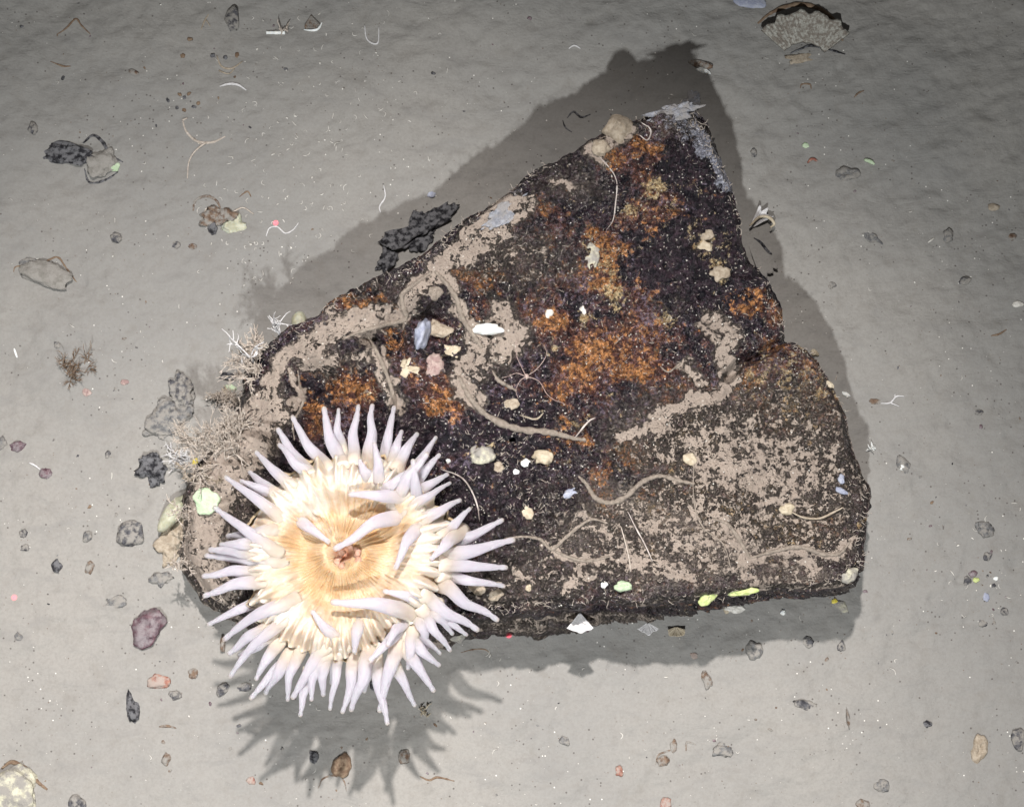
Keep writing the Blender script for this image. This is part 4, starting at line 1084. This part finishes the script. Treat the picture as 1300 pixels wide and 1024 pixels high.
stone(957,194,4,7,10,'dark','dark pointed crumb just outside the right shadow')
stone(957,194,1,1,0,'dark','x') if 0 else None
thread([(1025,207),(1031,202),(1038,205)], 2.0, 'red', 'red-brown curl left of the oval shell', 'twig', 'twig')
stone(1024,185,6,4,-20,'green','faint greenish crumb above the red-brown curl')
stone(1202,299,9,9,0,'grey','rough grey clod in the upper right mud','clod','clod',flat=.35,jag=.5)
thread([(1178,308),(1186,302)], 1.2, 'white', 'small white dash left of the rough grey clod', 'sliver', 'shell fragment')
stone(1108,302,16,5,-35,'grey','faint grey slanting clod right of the rock','clod','clod',flat=.25,jag=.5,sink=.5)
stone(1261,263,8,5,0,'tan','pale tan crumb near the right border')
stone(1285,300,6,5,0,'brown','brown crumb near the right border')
stone(1225,357,8,6,20,'dark','dark arched pebble right of the rock')
stone(1056,362,6,6,0,'dark','dark crumb on the edge of the right shadow')
thread([(1258,426),(1268,424),(1278,418)], 2.0, 'weedbrown', 'dark slanting twig near the right border', 'twig', 'twig')
stone(1242,523,6,4,0,'dark','small blue-black pebble right of the rock middle')
thread([(1118,512),(1130,511),(1138,503),(1148,503)], 1.3, 'whydroid', 'white forked sprig lying on the mud right of the rock', 'sprig', 'hydroid', branches=[[(1130,511),(1142,516)], [(1136,505),(1136,500)]])
stone(1112,509,9,4,0,'brown','brown smudge-like crumb at the base of the white forked sprig')
stone(1147,590,9,12,20,'grey','grey pointed clod with a white fleck right of the rock','clod','clod',flat=.4,jag=.4)
dome(1145,592,4,5,0,4,'bright','white fleck on the grey pointed clod','shell_flake','shell flake')
stone(1250,670,13,9,-25,'grey','low grey clod near the right border, lower half','clod','clod',flat=.3,jag=.5,sink=.45)
dome(1292,386,8,4,10,3,'white','small pale flake by the right border','shell_flake','shell flake')
for i, (x, y, mt, lb) in enumerate([(1236,728,'purple','purple crumb, topmost of the speckled debris cluster at lower right'), (1254,706,'dark','dark crumb above the speckled debris cluster at lower right'), (1228,737,'dark','dark crumb at the left of the speckled debris cluster'),
        (1252,757,'blue','lilac crumb low in the speckled debris cluster'), (1275,775,'dark','dark crumb right below the speckled debris cluster'), (1247,790,'dark','dark crumb well below the speckled debris cluster')]):
    stone(x, y, 6, 5, i * 30, mt, lb)
dome(1239,736,4,3.5,0,3,'lime','lime dot inside the speckled debris cluster','shell_flake','shell flake')
dome(1264,734,3,3,0,3,'bright','white dot inside the speckled debris cluster','shell_flake','shell flake')
dome(957,825,10,13,10,7,'grey','oval glassy shell half in the shadow below the rock','shell','shell',hole=True)
stone(1026,815,9,7,-40,'dark','dark angular pebble at the shadow edge below the rock')
stone(1068,820,5,7,0,'dark','small dark pebble at the shadow corner below the rock')
stone(881,832,5,4,0,'red','rusty crumb at the shadow edge left of the glassy shell')
stone(897,862,6,12,15,'brown','brown elongated pebble below the rock shadow')
stone(1023,895,15,7,-12,'dark','dark wing-shaped pebble at the lower right','stone','stone',flat=.4,jag=.5)
stone(1177,919,6,5,0,'black','round black pebble at the lower right')
dome(1243,950,11,17,-10,7,'tan','tan oval shell with a raised ring at the lower right','shell','shell',hole=True)
stone(1293,938,10,13,0,'dark','dark grey stone at the lower right border','stone','stone',flat=.5)
dome(1120,997,9,9,0,4,'grey','round bluish grey shell at the bottom right','shell','shell')
dome(1095,1020,8,6,0,4,'brown','brown ringed shell at the bottom border, right part','shell','shell',hole=True)
stone(918,951,13,8,5,'grey','bluish grey gritty clod at the bottom, right of centre','clod','clod',flat=.3,jag=.7)
thread([(871,953),(872,942),(884,945)], 1.8, 'brown', 'small hooked brown twig left of the gritty clod', 'twig', 'twig')
stone(855,946,5,8,0,'brown','brown pebble at the tip of the curved stem')
thread([(832,970),(836,958),(848,953),(856,950)], 1.7, 'brown', 'curved brown stem at the bottom centre right', 'stem', 'twig')
stone(842,966,9,6,10,'brown','brown clod inside the bend of the curved stem')
stone(786,979,5,8,10,'red','red-brown oval pebble at the bottom centre')
stone(845,1018,7,8,0,'red','red-brown pebble at the bottom border, centre right')
stone(717,940,7,5,-20,'grey','small grey crumb at the bottom centre')
stone(1076,912,2,12,5,'brown','thin reddish sliver right of the wing-shaped pebble','sliver','shell fragment')
stone(547,247,7,4,0,'blue','pale blue chip in the upper shadow')
thread([(720,150),(728,142),(738,149),(750,145)], 2.2, 'black', 'dark broken twig in the shadow above the rock', 'twig', 'twig')
thread([(714,152),(718,162),(726,168)], 1.4, 'black', 'thin dark curl below the broken twig', 'twig', 'twig')
thread([(463,32),(465,48),(472,55),(480,54),(481,34)], 1.2, 'whydroid', 'thin white U-shaped curl at the top centre left', 'thread', 'thread')
thread([(722,62),(729,58),(737,62)], 1.3, 'whydroid', 'small white arch-shaped curl at the top centre', 'thread', 'thread')
thread([(487,235),(489,250),(482,262),(483,270)], 1.0, 'whydroid', 'thin white wavy thread above the black wedged stone', 'thread', 'thread')
thread([(64,78),(80,84),(90,84)], 1.6, 'weedbrown', 'faint brown twig near the upper left corner', 'twig', 'twig')
thread([(72,44),(84,36),(96,24),(103,32),(115,44)], 1.8, 'weedbrown', 'faint arched weed stem in the upper left corner', 'weed', 'weed')
for i, (x, y) in enumerate([(232,71),(270,71),(301,70),(286,73),(241,50),(213,127),(228,120),(234,124),(240,119),(225,137),(234,140),(246,136),(252,131),(80,99)]):
    stone(x, y, 4 if i < 5 else 2.6, 3.4, 40 * i, 'black' if i % 2 else 'weedbrown', 'small blackish crumb of the loose cluster left of the twigs, top left', group='blackish crumbs top left', sub=2)

# ------------------------------------------------------------------ numberless alike: dark crumbs and white shell crumbs
def free(px, py):
    h = RB.ray_cast(Vector(CAM), Vector(ray(px, py)).normalized())[0]
    return h is None and math.hypot(px - 436, py - 702) > 190
proto = [lump_mesh('dark_crumb', 900 + i, .5, .4, 2, aspect=1.25) for i in range(6)]
mts = ['dark', 'black', 'brown', 'grey', 'weedbrown', 'purple']
for me_, mt in zip(proto, mts): me_.materials.append(M[mt])
rc = random.Random(77); n_ = 0
cl = [(1240,740,40), (1090,720,90), (600,940,140), (880,900,90), (1180,440,120), (250,130,60), (100,450,110), (150,850,110), (330,930,60), (1050,860,60), (60,650,60)]
while n_ < 170:
    if rc.random() < .62:
        c_ = rc.choice(cl); x, y = rc.gauss(c_[0], c_[2]), rc.gauss(c_[1], c_[2])
    else: x, y = rc.uniform(0, 1300), rc.uniform(0, 1024)
    if not (2 < x < 1298 and 2 < y < 1022) or not free(x, y): continue
    o = bpy.data.objects.new('dark_crumb', rc.choice(proto)); COL.objects.link(o)
    s_ = rc.choice((.9, 1.1, 1.3, 1.6, 2.0, 2.8)) * MMP; o.scale = (s_, s_ * rc.uniform(.6, 1), s_)
    p, nn = hit(x, y); o.location = p + Vector((0, 0, -s_ * .1)); o.rotation_euler = (0, 0, rc.uniform(0, 6.3))
    tag(o, 'tiny dark crumb of stone lying loose on the mud', 'crumb', 'tiny dark crumbs on the mud'); n_ += 1
wm = []
for i in range(7):
    mb = MB(); L_ = (1.2, 2.2, 3.5, 5, 2.5, 4, 1.5)[i]; cu = (0, .3, .8, .5, 1.2, .1, .6)[i]
    pts = [((j / 5 - .5) * L_ * 2 * MMP, math.sin(j / 5 * 3.14) * cu * L_ * MMP, 0) for j in range(6)]
    r_ = (1.0, .7, .45, .45, .5, .5, 1.1)[i] * MMP
    mb.tube(pts, [r_ * .5, r_ * .9, r_, r_, r_ * .9, r_ * .5], 6)
    o = mb.build('shell_crumb', M['white']); wm.append(o.data); bpy.data.objects.remove(o)
cl = [(430,200,55), (430,240,50), (360,170,60), (340,300,50), (480,130,50), (1240,740,30), (420,60,60), (620,900,120), (320,250,50)]
n_ = 0
while n_ < 280:
    if rc.random() < .66:
        c_ = rc.choice(cl); x, y = rc.gauss(c_[0], c_[2]), rc.gauss(c_[1], c_[2])
    else: x, y = rc.uniform(0, 1300), rc.uniform(0, 1024)
    if not (2 < x < 1298 and 2 < y < 1022) or not free(x, y): continue
    o = bpy.data.objects.new('shell_crumb', rc.choice(wm)); COL.objects.link(o)
    s_ = rc.uniform(.6, 1.15); o.scale = (s_,) * 3; p, nn = hit(x, y); o.location = p + Vector((0, 0, .0005)); o.rotation_euler = (0, 0, rc.uniform(0, 6.3))
    tag(o, 'tiny white shell crumb or thread lying loose on the mud', 'shell crumb', 'tiny white shell crumbs on the mud'); n_ += 1
# fine grit and short fuzz, as masses
def scatter_dots(name, mat, N, pick, smin, smax, label, seed):
    r = random.Random(seed); vs = []; fs = []
    bm = bmesh.new(); bmesh.ops.create_icosphere(bm, subdivisions=1, radius=1)
    bv = [v.co.copy() for v in bm.verts]; bf = [[v.index for v in f.verts] for f in bm.faces]; bm.free()
    k_ = 0; tries = 0
    while k_ < N and tries < N * 30:
        tries += 1
        q = pick(r)
        if q is None: continue
        p, n = hit(*q); s_ = r.uniform(smin, smax) ** 1 * MMP; a = r.uniform(.5, 1); b0 = len(vs)
        rot = Matrix.Rotation(r.uniform(0, 6.3), 3, 'Z')
        for v in bv:
            w_ = rot @ Vector((v.x * s_, v.y * s_ * a, v.z * s_ * .7)); vs.append(tuple(p + w_))
        fs += [[i + b0 for i in f] for f in bf]; k_ += 1
    me = bpy.data.meshes.new(name); me.from_pydata(vs, [], fs); o = link(name, me, M[mat])
    return tag(o, label, 'grit', kind='stuff')
def pick_mud(r):
    x, y = r.uniform(-60, 1360), r.uniform(-60, 1084)
    return (x, y) if free(x, y) else None
def on_rock(x, y): return RB.ray_cast(Vector(CAM), Vector(ray(x, y)).normalized())[0] is not None and math.hypot(x - 436, y - 702) > 120
def sedat(x, y):
    a = paint(np.array([float(x)]), np.array([float(y)])); return float(a[0][0])
def pick_rock(r):
    x, y = r.uniform(225, 1110), r.uniform(120, 800)
    if not on_rock(x, y): return None
    if sedat(x, y) > .6 and r.random() < .8: return None
    return (x, y)
scatter_dots('pale_grit', 'white', 900, pick_mud, .25, .7, 'fine pale shell grit strewn over the mud', 5)
scatter_dots('dark_grit', 'brown', 2800, pick_mud, .3, .9, 'fine dark grit strewn over the mud', 6)
scatter_dots('white_beads', 'white', 1000, pick_rock, .35, 1.2, 'tiny white beads dotted over the dark rock', 8)
def pick_rim(r):
    x, y = r.gauss(1000, 50), r.gauss(480, 110)
    return (x, y) if on_rock(x, y) else None
def scatter_fuzz(name, mat, N, pick, lmin, lmax, rad_, label, seed):
    r = random.Random(seed); mb = MB(); k_ = 0; tries = 0
    while k_ < N and tries < N * 30:
        tries += 1
        q = pick(r)
        if q is None: continue
        p, n = hit(*q); L_ = r.uniform(lmin, lmax) * MMP
        d = Vector((r.gauss(0, 1), r.gauss(0, 1), r.uniform(.1, .8))).normalized(); pts = [p]
        for i in range(4):
            d = (d + Vector((r.gauss(0, .55), r.gauss(0, .55), r.gauss(0, .2)))).normalized(); pts.append(pts[-1] + d * L_ / 4)
        mb.tube(pts, [rad_ * MMP * .9, rad_ * MMP, rad_ * MMP, rad_ * MMP * .8, rad_ * MMP * .5], 3); k_ += 1
    return tag(mb.build(name, M[mat]), label, 'fuzz', kind='stuff')
scatter_fuzz('hydroid_fuzz', 'fuzz', 1000, pick_rock, 2.5, 7, .30, 'fine greyish fuzz of tiny hydroids covering the rock', 9)
def pick_white(r):
    cs = [(655,575,14,34), (690,640,22,16), (480,400,90,50), (880,430,70,60), (800,400,60,60), (640,330,60,30), (760,700,80,30), (1010,600,70,80), (600,560,50,60)]
    c_ = r.choice(cs); x, y = r.gauss(c_[0], c_[2]), r.gauss(c_[1], c_[3])
    return (x, y) if on_rock(x, y) and sedat(x, y) < .7 else None
scatter_fuzz('white_worm_tubes', 'hydroid', 380, pick_white, 3, 9, .5, 'tiny whitish curled worm tubes scattered on the dark crust', 10)
def pick_edge(r):
    i = r.randrange(len(OUT)); a = OUT[i]; b_ = OUT[(i + 1) % len(OUT)]; t = r.random()
    x = a[0] + (b_[0] - a[0]) * t; y = a[1] + (b_[1] - a[1]) * t; k_ = r.uniform(.97, 1.0)
    x = 650 + (x - 650) * k_; y = 500 + (y - 500) * k_
    return (x, y) if on_rock(x, y) else None
scatter_fuzz('rim_fuzz', 'hydroid', 700, pick_edge, 4, 11, .5, 'pale bristles of tiny hydroids along the rim of the rock', 11)

# ------------------------------------------------------------------ the three scaling lasers of the vehicle: red pencil beams
for i, (x, y) in enumerate([(350,283), (18,758), (646,806)]):
    p, n = hit(x, y)
    l = bpy.data.lights.new('laser', 'SPOT'); l.energy = 70; l.color = (1, .03, .10); l.spot_size = R(1.0); l.spot_blend = 1.0; l.shadow_soft_size = 0.0005
    o = bpy.data.objects.new('laser', l); COL.objects.link(o); o.location = Vector((p.x, p.y - .06, p.z + .50)); o.rotation_euler = (p - o.location).to_track_quat('-Z', 'Y').to_euler()
